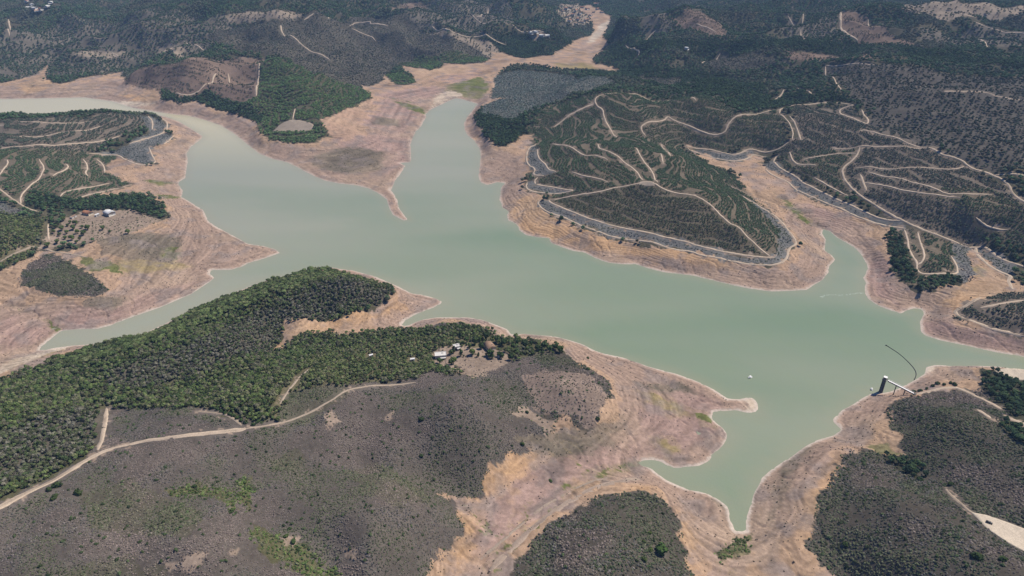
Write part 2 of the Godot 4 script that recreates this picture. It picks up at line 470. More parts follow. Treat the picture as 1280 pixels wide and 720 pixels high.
func strand(h: float, shift: float) -> float:
	# lines of drift left at each halt of the water
	return 0.6 * soil_c.get_noise_2d(h * 13.0, shift * 6.0 + 50.0) + 0.6 * soil_c.get_noise_2d(h * 3.5 + 90.0, shift * 6.0)

var soil_table := PackedColorArray()
var is_soil := PackedByteArray()

func ground_color(x: float, d: float, h: float) -> Color:
	var w := warp.get_noise_2d(x, d) * 9.0
	var w2 := warp.get_noise_2d(x + 517.0, d - 311.0) * 9.0
	var s := sdf(x, d)
	var z := zone_at(x + w, d + w2) if s > 14.0 else zone_at(x, d)
	var col := soil_table[z]
	if is_soil[z] == 1 and z != id_of["greenmud"] and z != id_of["palesand"]:
		for k in 3:
			var z2 := zone_at(x + w * [1.9, -0.6, 0.3][k] + [0.0, 6.0, -6.0][k], d + w2 * [1.9, 0.8, -0.6][k] + [7.0, -3.0, -3.0][k])
			if is_soil[z2] == 1:
				col = col.lerp(soil_table[z2], [0.35, 0.25, 0.2][k])
	var na := soil_a.get_noise_2d(x, d)
	var nc := soil_c.get_noise_2d(x, d)
	if is_soil[z] == 1:
		var nb := soil_b.get_noise_2d(x, d)
		# tan, pink and grey silts lie in patches; debris lines mark former water levels
		col = col.lerp(Color(0.47, 0.355, 0.255), clampf(nb * 0.9 + 0.05, 0.0, 0.5))
		col = col.lerp(Color(0.27, 0.225, 0.205), clampf(-na * 1.8 - 0.15, 0.0, 0.6))
		var lev := level(x, d, s)
		# ochre subsoil laid bare by the waves in patches just below the old plant line
		if z == id_of["bare"] or z == id_of["pink"]:
			col = col.lerp(Color(0.56, 0.37, 0.22), 0.42 * smoothstep(12.0, 13.0, lev + 4.0 * na + 2.5 * nb))
		var line := strand(lev, nb)
		col *= 1.0 + 0.66 * line + 0.24 * nc
		if s < 9.0:
			var rim := 1.0 - smoothstep(2.2, 4.2 + d * 0.0009, s + nc * 1.8 - na * 3.0 - 0.4)
			col = col.lerp(Color(0.78, 0.68, 0.58), rim * clampf(0.85 - d * 0.0003, 0.4, 0.75))
	else:
		col *= 1.0 + 0.3 * na + 0.2 * nc
	col.a = 1.0
	return col

# ---------------------------------------------------------------- terrain sheets
var ground_mat: StandardMaterial3D

func sheet(called: String, xa: float, xb: float, da: float, db: float, step: float) -> void:
	var nx := int(round((xb - xa) / step)) + 1
	var nd := int(round((db - da) / step)) + 1
	var v := PackedVector3Array()
	var n := PackedVector3Array()
	var col := PackedColorArray()
	var uv := PackedVector2Array()
	var uv2 := PackedVector2Array()
	v.resize(nx * nd)
	n.resize(nx * nd)
	col.resize(nx * nd)
	uv.resize(nx * nd)
	uv2.resize(nx * nd)
	var hh := PackedFloat32Array()
	hh.resize(nx * nd)
	for r in nd:
		var d := da + r * step
		for c in nx:
			hh[r * nx + c] = hgt(xa + c * step, d)
	for r in nd:
		var d := da + r * step
		for c in nx:
			var i := r * nx + c
			var x := xa + c * step
			var h := hh[i]
			var gx := (hh[i + 1] if c < nx - 1 else h) - (hh[i - 1] if c > 0 else h)
			var gd := (hh[i + nx] if r < nd - 1 else h) - (hh[i - nx] if r > 0 else h)
			var edge := c == 0 or r == 0 or c == nx - 1 or r == nd - 1
			v[i] = Vector3(x, h - (0.6 if edge else 0.0), -d)
			n[i] = Vector3(-gx, 2.0 * step, gd).normalized()
			col[i] = ground_color(x, d, h)
			uv[i] = Vector2(x, d) / 61.0
			uv2[i] = Vector2(x + d * 0.31, d - x * 0.31) / 13.0
	var idx := PackedInt32Array()
	idx.resize((nx - 1) * (nd - 1) * 6)
	var k := 0
	for r in nd - 1:
		for c in nx - 1:
			var i := r * nx + c
			idx[k] = i
			idx[k + 1] = i + nx
			idx[k + 2] = i + 1
			idx[k + 3] = i + 1
			idx[k + 4] = i + nx
			idx[k + 5] = i + nx + 1
			k += 6
	var arr := []
	arr.resize(Mesh.ARRAY_MAX)
	arr[Mesh.ARRAY_VERTEX] = v
	arr[Mesh.ARRAY_NORMAL] = n
	arr[Mesh.ARRAY_COLOR] = col
	arr[Mesh.ARRAY_TEX_UV] = uv
	arr[Mesh.ARRAY_TEX_UV2] = uv2
	arr[Mesh.ARRAY_INDEX] = idx
	var m := ArrayMesh.new()
	m.add_surface_from_arrays(Mesh.PRIMITIVE_TRIANGLES, arr)
	structure(called, m, ground_mat)

func structure(called: String, m: Mesh, mat: Material) -> MeshInstance3D:
	var o := MeshInstance3D.new()
	o.name = called
	o.mesh = m
	o.material_override = mat
	o.set_meta("kind", "structure")
	add_child(o, true)
	return o

func noise_texture(seed_: int, freq: float, lo: float, hi: float, size := 1024, octaves := 5) -> NoiseTexture2D:
	var f := FastNoiseLite.new()
	f.seed = seed_
	f.noise_type = FastNoiseLite.TYPE_SIMPLEX_SMOOTH
	f.frequency = freq
	f.fractal_octaves = octaves
	var g := Gradient.new()
	g.set_color(0, Color(lo, lo, lo))
	g.set_color(1, Color(hi, hi, hi))
	var t := NoiseTexture2D.new()
	t.width = size
	t.height = size
	t.seamless = true
	t.noise = f
	t.color_ramp = g
	return t

func plain(c: Color, rough := 0.9, spec := 0.3) -> StandardMaterial3D:
	var m := StandardMaterial3D.new()
	m.albedo_color = c.linear_to_srgb()
	m.roughness = rough
	m.metallic_specular = spec
	return m

# ---------------------------------------------------------------- tracks
var track_mat: StandardMaterial3D

func smooth_line(p: PackedVector2Array, times := 2) -> PackedVector2Array:
	for k in times:
		var q := PackedVector2Array([p[0]])
		for i in p.size() - 1:
			q.append(p[i].lerp(p[i + 1], 0.25))
			q.append(p[i].lerp(p[i + 1], 0.75))
		q.append(p[p.size() - 1])
		p = q
	return p

func track(line: PackedVector2Array, width: float, soil := Color(0.5, 0.405, 0.31), called := "dirt_track") -> void:
	if width < 3.0 and line[0].y < 900.0:
		soil = soil.lerp(Color(0.26, 0.215, 0.17), 0.55)
	var p := along(smooth_line(line), 4.0)
	var st := SurfaceTool.new()
	st.begin(Mesh.PRIMITIVE_TRIANGLES)
	var n := p.size()
	var run := 0.0
	for i in n:
		var t := (p[mini(i + 1, n - 1)] - p[maxi(i - 1, 0)]).normalized()
		var side := Vector2(-t.y, t.x)
		if i > 0:
			run += p[i].distance_to(p[i - 1])
		var lift := 0.2 + clampf((p[i].y - 600.0) * 0.0004, 0.0, 0.8)
		var mid := hgt(p[i].x, p[i].y)
		for k in 5:
			var off: float = [-0.6, -0.48, 0.0, 0.48, 0.6][k]
			var w := width * minf(1.0, 0.35 + 0.22 * minf(i, n - 1 - i)) * (1.0 + 0.5 * soil_c.get_noise_2d(p[i].x * 0.7 + k * 40.0, p[i].y * 0.7))
			var q := p[i] + side * off * w
			var y := lerpf(mid, hgt(q.x, q.y), 0.7) + lift
			if k == 0 or k == 4:
				y -= lift + 0.8
			st.set_uv(Vector2(q.x, q.y) / 19.0)
			var tone := 1.0 + 0.16 * soil_c.get_noise_2d(q.x, q.y) - (0.2 + 0.5 * maxf(0.0, soil_a.get_noise_2d(q.x, q.y)) if k == 2 and width > 2.5 else 0.0)
			st.set_color(Color(soil.r * tone, soil.g * tone, soil.b * tone))
			st.add_vertex(Vector3(q.x, y, -q.y))
	for i in n - 1:
		for k in 4:
			var a := i * 5 + k
			for j in [a, a + 5, a + 1, a + 1, a + 5, a + 6]:
				st.add_index(j)
	st.generate_normals()
	structure(called, st.commit(), track_mat)

func pad(called: String, outline: PackedVector2Array, mat: Material, soil := Color(0.5, 0.43, 0.34)) -> void:
	# a levelled patch of compacted ground laid over the slope
	var q := along(smooth_line(outline + PackedVector2Array([outline[0]]), 2), 3.0)
	q.remove_at(q.size() - 1)
	var st := SurfaceTool.new()
	st.begin(Mesh.PRIMITIVE_TRIANGLES)
	var c := Vector2.ZERO
	for p in q:
		c += p / q.size()
	var rings := 8
	for k in rings + 2:
		var f := minf(1.0, float(k) / rings)
		for p in q:
			var w := c.lerp(p, f)
			if k > rings:
				w = c.lerp(p, 1.02)
			st.set_uv(w / 19.0)
			var tone := 1.0 + 0.12 * soil_c.get_noise_2d(w.x, w.y) + 0.1 * soil_a.get_noise_2d(w.x, w.y)
			st.set_color(Color(soil.r * tone, soil.g * tone, soil.b * tone))
			st.add_vertex(Vector3(w.x, hgt(w.x, w.y) + (0.35 if k <= rings else -0.8), -w.y))
	var n := q.size()
	for k in rings + 1:
		for i in n:
			var a := k * n + i
			var b := k * n + (i + 1) % n
			for j in [a, b, a + n, b, b + n, a + n]:
				st.add_index(j)
	st.generate_normals()
	structure(called, st.commit(), mat)

# ---------------------------------------------------------------- plants
var rng := RandomNumberGenerator.new()
var forms := []
var leaf_mat: StandardMaterial3D
var bark_mat: StandardMaterial3D

func leaf_clump(st: SurfaceTool, p: Vector3, out: Vector3, size: float, tone: float) -> void:
	var up := (out + Vector3(rng.randfn(0, 0.45), rng.randfn(0, 0.45), rng.randfn(0, 0.45))).normalized()
	var a := up.cross(Vector3(rng.randfn(), rng.randfn(), rng.randfn())).normalized() * size
	var b := up.cross(a).normalized() * size * rng.randf_range(0.6, 1.0)
	var mid := p + up * size * 0.35
	var ring := [p + a, p + b, p - a, p - b]
	for i in 4:
		var q: Vector3 = ring[i]
		var r: Vector3 = ring[(i + 1) % 4]
		st.set_color(Color(tone, tone, tone))
		var nn := (r - mid).cross(q - mid).normalized()
		var order := [mid, q, r]
		if nn.dot(up) < 0.0:
			nn = -nn
			order = [mid, r, q]
		nn = (nn + up).normalized()
		for w in order:
			st.set_normal(nn)
			st.set_color(Color(tone, tone, tone))
			st.add_vertex(w)

func knot(st: SurfaceTool, centre: Vector3, r: Vector3, tone: float, wob: float) -> void:
	# an uneven inner mass of twigs and leaves that the outer clumps hang on
	var rows := 5
	var cols := 7
	var p := []
	for j in rows + 1:
		for i in cols:
			var th := PI * j / rows
			var ph := TAU * (i + 0.5 * (j % 2)) / cols
			var k := 1.0 + rng.randf_range(-wob, wob)
			p.append(centre + Vector3(sin(th) * cos(ph), cos(th), sin(th) * sin(ph)) * r * k)
	for j in rows:
		for i in cols:
			var a: Vector3 = p[j * cols + i]
			var b: Vector3 = p[j * cols + (i + 1) % cols]
			var c: Vector3 = p[(j + 1) * cols + i]
			var d: Vector3 = p[(j + 1) * cols + (i + 1) % cols]
			for tri in [[a, b, c], [b, d, c]]:
				var nn: Vector3 = (tri[2] - tri[0]).cross(tri[1] - tri[0]).normalized()
				if nn.dot((tri[0] + tri[1] + tri[2]) / 3.0 - centre) < 0.0:
					nn = -nn
					tri = [tri[0], tri[2], tri[1]]
				for w in tri:
					st.set_normal(nn)
					st.set_color(Color(tone, tone, tone))
					st.add_vertex(w)

func crown_mesh(form: int, clumps: int) -> ArrayMesh:
	# unit radius across, standing on y = 0
	var st := SurfaceTool.new()
	st.begin(Mesh.PRIMITIVE_TRIANGLES)
	var lumps := []
	if form == 0:
		lumps = [[Vector3(0, 0.32, 0), Vector3(0.7, 0.55, 0.7)], [Vector3(0.35, 0.3, 0.2), Vector3(0.5, 0.42, 0.5)], [Vector3(-0.3, 0.25, -0.3), Vector3(0.5, 0.4, 0.5)]]
	elif form == 1:
		lumps = [[Vector3(0, 1.3, 0), Vector3(0.7, 0.72, 0.7)]]
		for k in 5:
			var an := TAU * k / 5.0 + rng.randf() * 0.8
			lumps.append([Vector3(cos(an) * 0.5, rng.randf_range(0.9, 1.5), sin(an) * 0.5), Vector3.ONE * rng.randf_range(0.36, 0.52)])
	elif form == 2:
		lumps = [[Vector3(0, 1.35, 0), Vector3(0.78, 0.42, 0.78)]]
		for k in 6:
			var an := TAU * k / 6.0 + rng.randf() * 0.7
			lumps.append([Vector3(cos(an) * 0.55, rng.randf_range(1.15, 1.4), sin(an) * 0.55), Vector3(0.42, 0.3, 0.42) * rng.randf_range(0.85, 1.15)])
	else:
		for k in 4:
			lumps.append([Vector3(rng.randf_range(-0.25, 0.25), 0.8 + k * 0.55, rng.randf_range(-0.25, 0.25)), Vector3(0.62, 0.5, 0.62) * (1.1 - 0.17 * k)])
	for l in lumps:
		knot(st, l[0], l[1] * 0.8, rng.randf_range(0.82, 1.0), 0.22)
	for k in clumps:
		var l: Array = lumps[k % lumps.size()]
		var dir := Vector3(rng.randfn(), rng.randfn() + 0.25, rng.randfn()).normalized()
		var p: Vector3 = l[0] + dir * l[1] * rng.randf_range(0.78, 1.12)
		if p.y > 0.02:
			leaf_clump(st, p, dir, (0.2 if form == 0 else 0.17) * rng.randf_range(0.7, 1.3), rng.randf_range(0.7, 1.25))
	return st.commit()

func trunk_mesh(form: int) -> ArrayMesh:
	var st := SurfaceTool.new()
	st.begin(Mesh.PRIMITIVE_TRIANGLES)
	var top: float = [0.3, 1.1, 1.25, 1.9][form]
	tube(st, Vector3(0, -0.25, 0), Vector3(0.03, top * 0.55, 0.02), 0.1, 0.075)
	tube(st, Vector3(0.03, top * 0.55, 0.02), Vector3(-0.02, top, 0.0), 0.075, 0.04)
	for k in 3:
		var an := TAU * k / 3.0 + 0.4
		tube(st, Vector3(0.03, top * (0.5 + 0.12 * k), 0.02), Vector3(cos(an) * 0.4, top * (0.85 + 0.08 * k), sin(an) * 0.4), 0.045, 0.02)
	st.generate_normals()
	return st.commit()

func tube(st: SurfaceTool, a: Vector3, b: Vector3, ra: float, rb: float, sides := 6) -> void:
	var ax := (b - a).normalized()
	var u := ax.cross(Vector3(0.31, 0.2, 0.93)).normalized()
	var w := ax.cross(u)
	for i in sides:
		var q := []
		for k in [i, i + 1]:
			var an: float = TAU * k / sides
			var dir := u * cos(an) + w * sin(an)
			q.append(a + dir * ra)
			q.append(b + dir * rb)
		for v in [q[0], q[2], q[1], q[1], q[2], q[3]]:
			st.add_vertex(v)

var scatter := {}     # form -> lists of numbers for the mass of plants
var candidates := []  # trees near the camera, told apart one by one

func plant_all() -> void:
	var jitter := RandomNumberGenerator.new()
	jitter.seed = 77
	# bands of distance: from, to, finest grid of plants
	for k in COVER:
		var q: Array = COVER[k]
		var id: int = id_of[k]
		var space: float = q[1]
		var soil := SOILS.has(k)
		var far_end := 1500.0 if soil else 3900.0
		var bound := _extent(id)
		if bound.size.x <= 0.0:
			continue
		var rows: float = q[6]
		var cols: Array = q[8]
		var form: int = q[5]
		var near_wood: bool = k == "green" or k == "bright" or k == "ridgepine" or k == "woodgrey"
		var r0: int = int(maxf(bound.position.y, 270.0) / space)
		var r1: int = int(minf(bound.end.y, far_end) / space)
		for r in range(r0, r1 + 1):
			var dist := r * space
			var half := dist * 0.84 + 130.0
			var c0 := int(maxf(bound.position.x, -half) / space)
			var c1 := int(minf(bound.end.x, half) / space)
			for c in range(c0, c1 + 1):
				var x := (c + jitter.randf_range(-0.8, 0.8)) * space
				var d := (r + jitter.randf_range(-0.8, 0.8)) * space
				var roll := jitter.randf()
				var size := jitter.randf_range(q[3], q[4])
				var tint := jitter.randi()
				var turn := jitter.randf() * TAU
				if roll > q[2]:
					continue
				var stray: float = (size - q[3]) * 3.0 if not soil else 0.0
				if zone_at(x + warp.get_noise_2d(x, d) * 4.0 + stray * cos(turn * 3.0), d + stray * sin(turn * 3.0)) != id:
					continue
				var s := sdf(x, d)
				if s < 5.0:
					continue
				var patch := soil_a.get_noise_2d(x, d)
				if soil:
					if roll > q[2] * (0.12 + 2.6 * maxf(0.0, soil_a.get_noise_2d(x * 1.7 + 300.0, d * 1.7))):
						continue
					if strand(level(x, d, s), soil_b.get_noise_2d(x, d)) < 0.02 and roll > q[2] * 0.12:
						continue
				elif form == 0 and patch + 0.9 * soil_c.get_noise_2d(x, d) < -0.5 and d < 1200.0:
					continue
				elif k == "net" and patch < -0.12 and (tint & 1) == 0:
					size *= 1.5
				elif k == "forest" or k == "dotted" or k == "sparsetree":
					if patch + soil_b.get_noise_2d(x, d) < -0.55:
						continue
				if blocked.has(Vector2i(int(floor(x / 4.0)), int(floor(d / 4.0)))):
					continue
				var y := hgt(x, d)
				if rows > 0.0:
					var u := (level(x, d, s) + 9.0 * n_hill.get_noise_2d(x, d)) / rows + 0.35 * soil_a.get_noise_2d(x * 0.4, d * 0.4)
					if u - floor(u) > q[7] * (1.0 + 0.5 * patch) or (k != "pine" and int(floor(u)) % 6 == 0 and patch > -0.15):
						continue
				if form == 0 and not soil:
					size *= 1.0 + 0.35 * patch
				var big := 0.0
				if (k == "scrub" or k == "scrubgreen" or k == "sparse" or k == "darkscrub") and roll < 0.012:
					big = 1.0
					size = 1.0 + size * 0.9
				var col: Color = cols[(tint % cols.size() + cols.size()) % cols.size()]
				if form == 0 and not soil and d < 1100.0 and k != "greenscrub":
					var tonal := soil_b.get_noise_2d(x * 1.6 + 70.0, d * 1.6)
					col = col.lerp(Color(0.07, 0.077, 0.045), clampf(tonal * 3.4 + 1.4 * patch, 0.0, 0.9))
					col = col.lerp(Color(0.14, 0.112, 0.1), clampf(-tonal * 3.0 - 1.1 * patch - 0.1, 0.0, 0.8))
				if k == "net" or k == "nethill":
					col = col.lerp(Color(0.045, 0.06, 0.05), clampf(-patch * 2.0, 0.0, 0.8))
				if big > 0.0:
					col = Color(0.035, 0.05, 0.022)
				if form != 0 and d > 1000.0:
					var broad := soil_b.get_noise_2d(x * 0.5, d * 0.5)
					col = col.lerp(Color(0.075, 0.066, 0.052), clampf(broad * 1.4, 0.0, 0.6)) if k == "forest" else col
					col = col.lerp(Color(0.03, 0.052, 0.022), clampf(-broad * 1.2, 0.0, 0.5)) if k == "forest" else col
				var v: float = 0.45 + 1.1 * fmod(absf(tint * 0.00037), 1.0) if k != "scrub" else 0.65 + 0.7 * fmod(absf(tint * 0.00037), 1.0)
				v *= 1.0 if soil else (1.75 if form == 0 else (1.4 if near_wood else 1.85))
				col = Color(col.r * v, col.g * v, col.b * v)
				var tall: float = 1.0
				if form == 0:
					tall = 0.7 + 0.6 * fmod(absf(tint * 0.00071), 1.0)
				else:
					tall = 0.85 + 0.35 * fmod(absf(tint * 0.00071), 1.0)
				if (form != 0 and d < 900.0 and (k == "green" or k == "bright" or k == "woodgrey" or k == "ridgepine")) or k == "sparsetree":
					candidates.append([d * d + x * x, form, Vector3(x, y, -d), size, tall, turn, col, k])
				else:
					put_plant(form, tint, Vector3(x, y - 0.1, -d), size, tall, turn, col)

func put_plant(form: int, tint: int, p: Vector3, size: float, tall: float, turn: float, col: Color) -> void:
	var key := Vector2i(form, absi(tint / 7) % 3)
	if not scatter.has(key):
		scatter[key] = PackedFloat32Array()
	var cs := cos(turn) * size
	var sn := sin(turn) * size
	scatter[key].append_array(PackedFloat32Array([cs, 0.0, sn, p.x, 0.0, size * tall, 0.0, p.y, -sn, 0.0, cs, p.z, col.r, col.g, col.b, 1.0]))

func _extent(id: int) -> Rect2:
	# ground rectangle that holds a kind of cover
	var lo := Vector2(1e9, 1e9)
	var hi := Vector2(-1e9, -1e9)
	for r in FH:
		var row := far_zone.slice(r * FW, (r + 1) * FW)
		var f := row.find(id)
		if f >= 0:
			var l := row.rfind(id)
			lo = Vector2(minf(lo.x, X0 + f * FC), minf(lo.y, D0 + r * FC))
			hi = Vector2(maxf(hi.x, X0 + (l + 1) * FC), maxf(hi.y, D0 + (r + 1) * FC))
	return Rect2(lo, hi - lo) if hi.x > lo.x else Rect2()

var blocked := {}

func block_line(p: PackedVector2Array, width: float) -> void:
	var q := along(smooth_line(p), 2.0)
	for i in q.size():
		var r := width * 0.5 + 0.6
		for dx in [-r, 0.0, r]:
			for dy in [-r, 0.0, r]:
				blocked[Vector2i(int(floor((q[i].x + dx) / 4.0)), int(floor((q[i].y + dy) / 4.0)))] = true

func block_area(poly: PackedVector2Array) -> void:
	var b := Rect2(poly[0], Vector2.ZERO)
	for p in poly:
		b = b.expand(p)
	var y := b.position.y
	while y < b.end.y:
		var x := b.position.x
		while x < b.end.x:
			if Geometry2D.is_point_in_polygon(Vector2(x, y), poly):
				blocked[Vector2i(int(floor(x / 4.0)), int(floor(y / 4.0)))] = true
			x += 2.0
		y += 2.0

func mass_of_plants() -> void:
	var called := ["scrub_cover", "woodland_canopy", "pine_canopy", "plantation_canopy"]
	var said := ["low grey and green scrub covering the slopes above the bare shore belt", "distant dark woodland covering the hills around the reservoir", "dense green pine wood on the round hill beyond the left arm of water", "young plantation trees in rows along the contours of the hills"]
	var sort := ["scrub", "woodland", "pine wood", "plantation"]
	for key in scatter:
		var buf: PackedFloat32Array = scatter[key]
		var mm := MultiMesh.new()
		mm.transform_format = MultiMesh.TRANSFORM_3D
		mm.use_colors = true
		mm.mesh = forms[key.x][key.y]
		mm.instance_count = buf.size() / 16
		mm.buffer = buf
		var o := MultiMeshInstance3D.new()
		o.name = called[key.x]
		o.multimesh = mm
		o.material_override = leaf_mat
		o.set_meta("kind", "stuff")
		o.set_meta("label", said[key.x])
		o.set_meta("category", sort[key.x])
		add_child(o, true)

func tag(o: Node, label: String, category: String, group := "") -> void:
	o.set_meta("label", label)
	o.set_meta("category", category)
	if group:
		o.set_meta("group", group)

func part(parent: Node, called: String, m: Mesh, mat: Material) -> MeshInstance3D:
	var o := MeshInstance3D.new()
	o.name = called
	o.mesh = m
	o.material_override = mat
	parent.add_child(o, true)
	return o

var tints := {}
func tinted(col: Color) -> StandardMaterial3D:
	# leaves of a single tree; tones are rounded so that materials are shared
	var key := Vector3i(int(col.r * 160), int(col.g * 160), int(col.b * 160))
	if not tints.has(key):
		var m: StandardMaterial3D = leaf_mat.duplicate()
		m.albedo_color = Color((key.x + 0.5) / 160.0, (key.y + 0.5) / 160.0, (key.z + 0.5) / 160.0).linear_to_srgb()
		tints[key] = m
	return tints[key]

var trunks := []
func tree(called: String, form: int, pos: Vector3, size: float, tall: float, turn: float, col: Color, label: String, category: String, group := "", fine := false) -> void:
	var t := Node3D.new()
	t.name = called
	add_child(t, true)
	t.position = pos
	t.rotation.y = turn
	t.scale = Vector3(size, size * tall, size)
	tag(t, label, category, group)
	part(t, "crown", fine_forms[form][int(absf(pos.x * 7.3)) % 2] if fine else forms[form][int(absf(pos.x * 7.3)) % 3], tinted(col))
	part(t, "trunk" if form != 0 else "stem", trunks[form], bark_mat)
var fine_forms := []
# ---------------------------------------------------------------- built things
func thing(called: String, label: String, category: String, pos: Vector3, turn := 0.0, group := "") -> Node3D:
	var t := Node3D.new()
	t.name = called
	add_child(t, true)
	t.position = pos
	t.rotation.y = turn
	tag(t, label, category, group)
	return t

func box(parent: Node, called: String, size: Vector3, at: Vector3, mat: Material, tilt := Vector3.ZERO) -> MeshInstance3D:
	var b := BoxMesh.new()
	b.size = size
	var o := part(parent, called, b, mat)
	o.position = at
	o.rotation = tilt
	return o

func ground(p: Vector2) -> Vector3:
	return Vector3(p.x, hgt(p.x, p.y), -p.y)

func gable(w: float, l: float, rise: float, over: float, thick: float) -> ArrayMesh:
	# two pitched slabs with closed ends; ridge along z
	var st := SurfaceTool.new()
	st.begin(Mesh.PRIMITIVE_TRIANGLES)
	var hw := w / 2 + over
	var hl := l / 2 + over
	var drop := -rise * over / (w / 2)
	var sec := [Vector2(-hw, drop), Vector2(0, rise), Vector2(hw, drop), Vector2(hw, drop + thick), Vector2(0, rise + thick), Vector2(-hw, drop + thick)]
	for i in 6:
		var a: Vector2 = sec[i]
		var b: Vector2 = sec[(i + 1) % 6]
		var q := [Vector3(a.x, a.y, -hl), Vector3(b.x, b.y, -hl), Vector3(b.x, b.y, hl), Vector3(a.x, a.y, hl)]
		for j in [0, 2, 1, 0, 3, 2]:
			st.add_vertex(q[j])
	for e in [-1, 1]:
		for tri in [[0, 1, 4], [0, 4, 5], [1, 2, 3], [1, 3, 4]]:
			var o: Array = tri if e > 0 else [tri[0], tri[2], tri[1]]
			for j in o:
				st.add_vertex(Vector3(sec[j].x, sec[j].y, hl * e))
	st.generate_normals()
	return st.commit()

func gable_wall(w: float, l: float, h: float, rise: float) -> ArrayMesh:
	var st := SurfaceTool.new()
	st.begin(Mesh.PRIMITIVE_TRIANGLES)
	var sec := [Vector2(-w / 2, -1.5), Vector2(w / 2, -1.5), Vector2(w / 2, h), Vector2(0, h + rise - 0.02), Vector2(-w / 2, h)]
	for i in 5:
		var a: Vector2 = sec[i]
		var b: Vector2 = sec[(i + 1) % 5]
		var q := [Vector3(a.x, a.y, -l / 2), Vector3(b.x, b.y, -l / 2), Vector3(b.x, b.y, l / 2), Vector3(a.x, a.y, l / 2)]
		for j in [0, 1, 2, 0, 2, 3]:
			st.add_vertex(q[j])
	for e in [-1, 1]:
		for tri in [[0, 1, 2], [0, 2, 4], [4, 2, 3]]:
			var o: Array = tri if e < 0 else [tri[0], tri[2], tri[1]]
			for j in o:
				st.add_vertex(Vector3(sec[j].x, sec[j].y, l / 2 * e))
	st.generate_normals()
	return st.commit()

func house(at: Vector2, turn: float, w: float, l: float, h: float, rise: float, wall: Material, roof: Material, label: String, group := "", called := "house", windows := 3) -> Node3D:
	var t := thing(called, label, "house", ground(at), turn, group)
	var lift := 0.5
	for c in [Vector2(w, l), Vector2(-w, l), Vector2(w, -l), Vector2(-w, -l)]:
		var q: Vector2 = at + (c * 0.5).rotated(turn)
		lift = maxf(lift, hgt(q.x, q.y) - t.position.y + 0.2)
	t.position.y += lift
	part(t, "wall", gable_wall(w, l, h, rise), wall)
	var r := part(t, "roof", gable(w, l, rise, 0.4, 0.22), roof)
	r.position.y = h + 0.03
	box(r, "chimney", Vector3(0.7, 1.5, 0.7), Vector3(w * 0.22, rise * 0.6 + 0.6, l * 0.2), wall)
	box(t, "door", Vector3(0.12, 2.1, 1.1), Vector3(w / 2 + 0.05, 1.05, 0), door_mat)
	for i in windows:
		var z := -l / 2 + l * (i + 0.5) / windows
		for s in [-1, 1]:
			if s > 0 and absf(z) < 1.2:
				continue
			var f := box(t, "window", Vector3(0.1, 1.3, 1.2), Vector3(s * (w / 2 + 0.04), 1.7, z), glass_mat)
			box(f, "sill", Vector3(0.2, 0.1, 1.4), Vector3(s * 0.05, -0.72, 0), wall)
	for s in [-1, 1]:
		box(t, "window", Vector3(1.2, 1.3, 0.1), Vector3(0, 1.7, s * (l / 2 + 0.04)), glass_mat)
	return t

func flat_house(at: Vector2, turn: float, w: float, l: float, h: float, wall: Material, label: String) -> Node3D:
	var t := thing("flat_roofed_house", label, "house", ground(at), turn)
	t.position.y += 0.6
	box(t, "wall", Vector3(w, h + 2.0, l), Vector3(0, h / 2 - 1.0, 0), wall)
	var r := box(t, "roof", Vector3(w + 0.5, 0.3, l + 0.5), Vector3(0, h + 0.15, 0), wall)
	for s in [-1, 1]:
		box(r, "parapet", Vector3(0.25, 0.5, l + 0.5), Vector3(s * (w / 2 + 0.12), 0.4, 0), wall)
		box(r, "parapet", Vector3(w, 0.5, 0.25), Vector3(0, 0.4, s * (l / 2 + 0.12)), wall)
	box(r, "roof_hatch", Vector3(1.6, 0.9, 1.6), Vector3(w * 0.2, 0.6, -l * 0.2), wall)
	box(t, "door", Vector3(1.1, 2.1, 0.12), Vector3(-w * 0.15, 1.05, l / 2 + 0.05), door_mat)
	for i in 3:
		box(t, "window", Vector3(1.5, 1.3, 0.1), Vector3(-w / 2 + w * (i + 0.5) / 3 + (1.0 if i == 1 else 0.0), 1.7, l / 2 + 0.04), glass_mat)
		box(t, "window", Vector3(1.5, 1.3, 0.1), Vector3(-w / 2 + w * (i + 0.5) / 3, 1.7, -l / 2 - 0.04), glass_mat)
	for s in [-1, 1]:
		box(t, "window", Vector3(0.1, 1.3, 1.5), Vector3(s * (w / 2 + 0.04), 1.7, 0), glass_mat)
	var porch := box(t, "porch_roof", Vector3(w * 0.5, 0.2, 2.6), Vector3(w * 0.2, 2.6, l / 2 + 1.4), wall)
	for s in [-1, 1]:
		box(porch, "post", Vector3(0.25, 3.2, 0.25), Vector3(s * (w * 0.24), -1.7, 1.1), wall)
	return t

func shed(at: Vector2, turn: float, size: Vector3, wall: Material, roof: Material, label: String, group := "") -> void:
	var t := thing("shed", label, "shed", ground(at) + Vector3(0, 0.3, 0), turn, group)
	box(t, "wall", size + Vector3(0, 1.0, 0), Vector3(0, size.y / 2 - 0.5, 0), wall)
	box(t, "roof", Vector3(size.x + 0.5, 0.16, size.z + 0.5), Vector3(0, size.y + 0.2, 0), roof, Vector3(0, 0, 0.08))
	box(t, "door", Vector3(1.0, 1.9, 0.1), Vector3(0, 0.95, size.z / 2 + 0.04), door_mat)

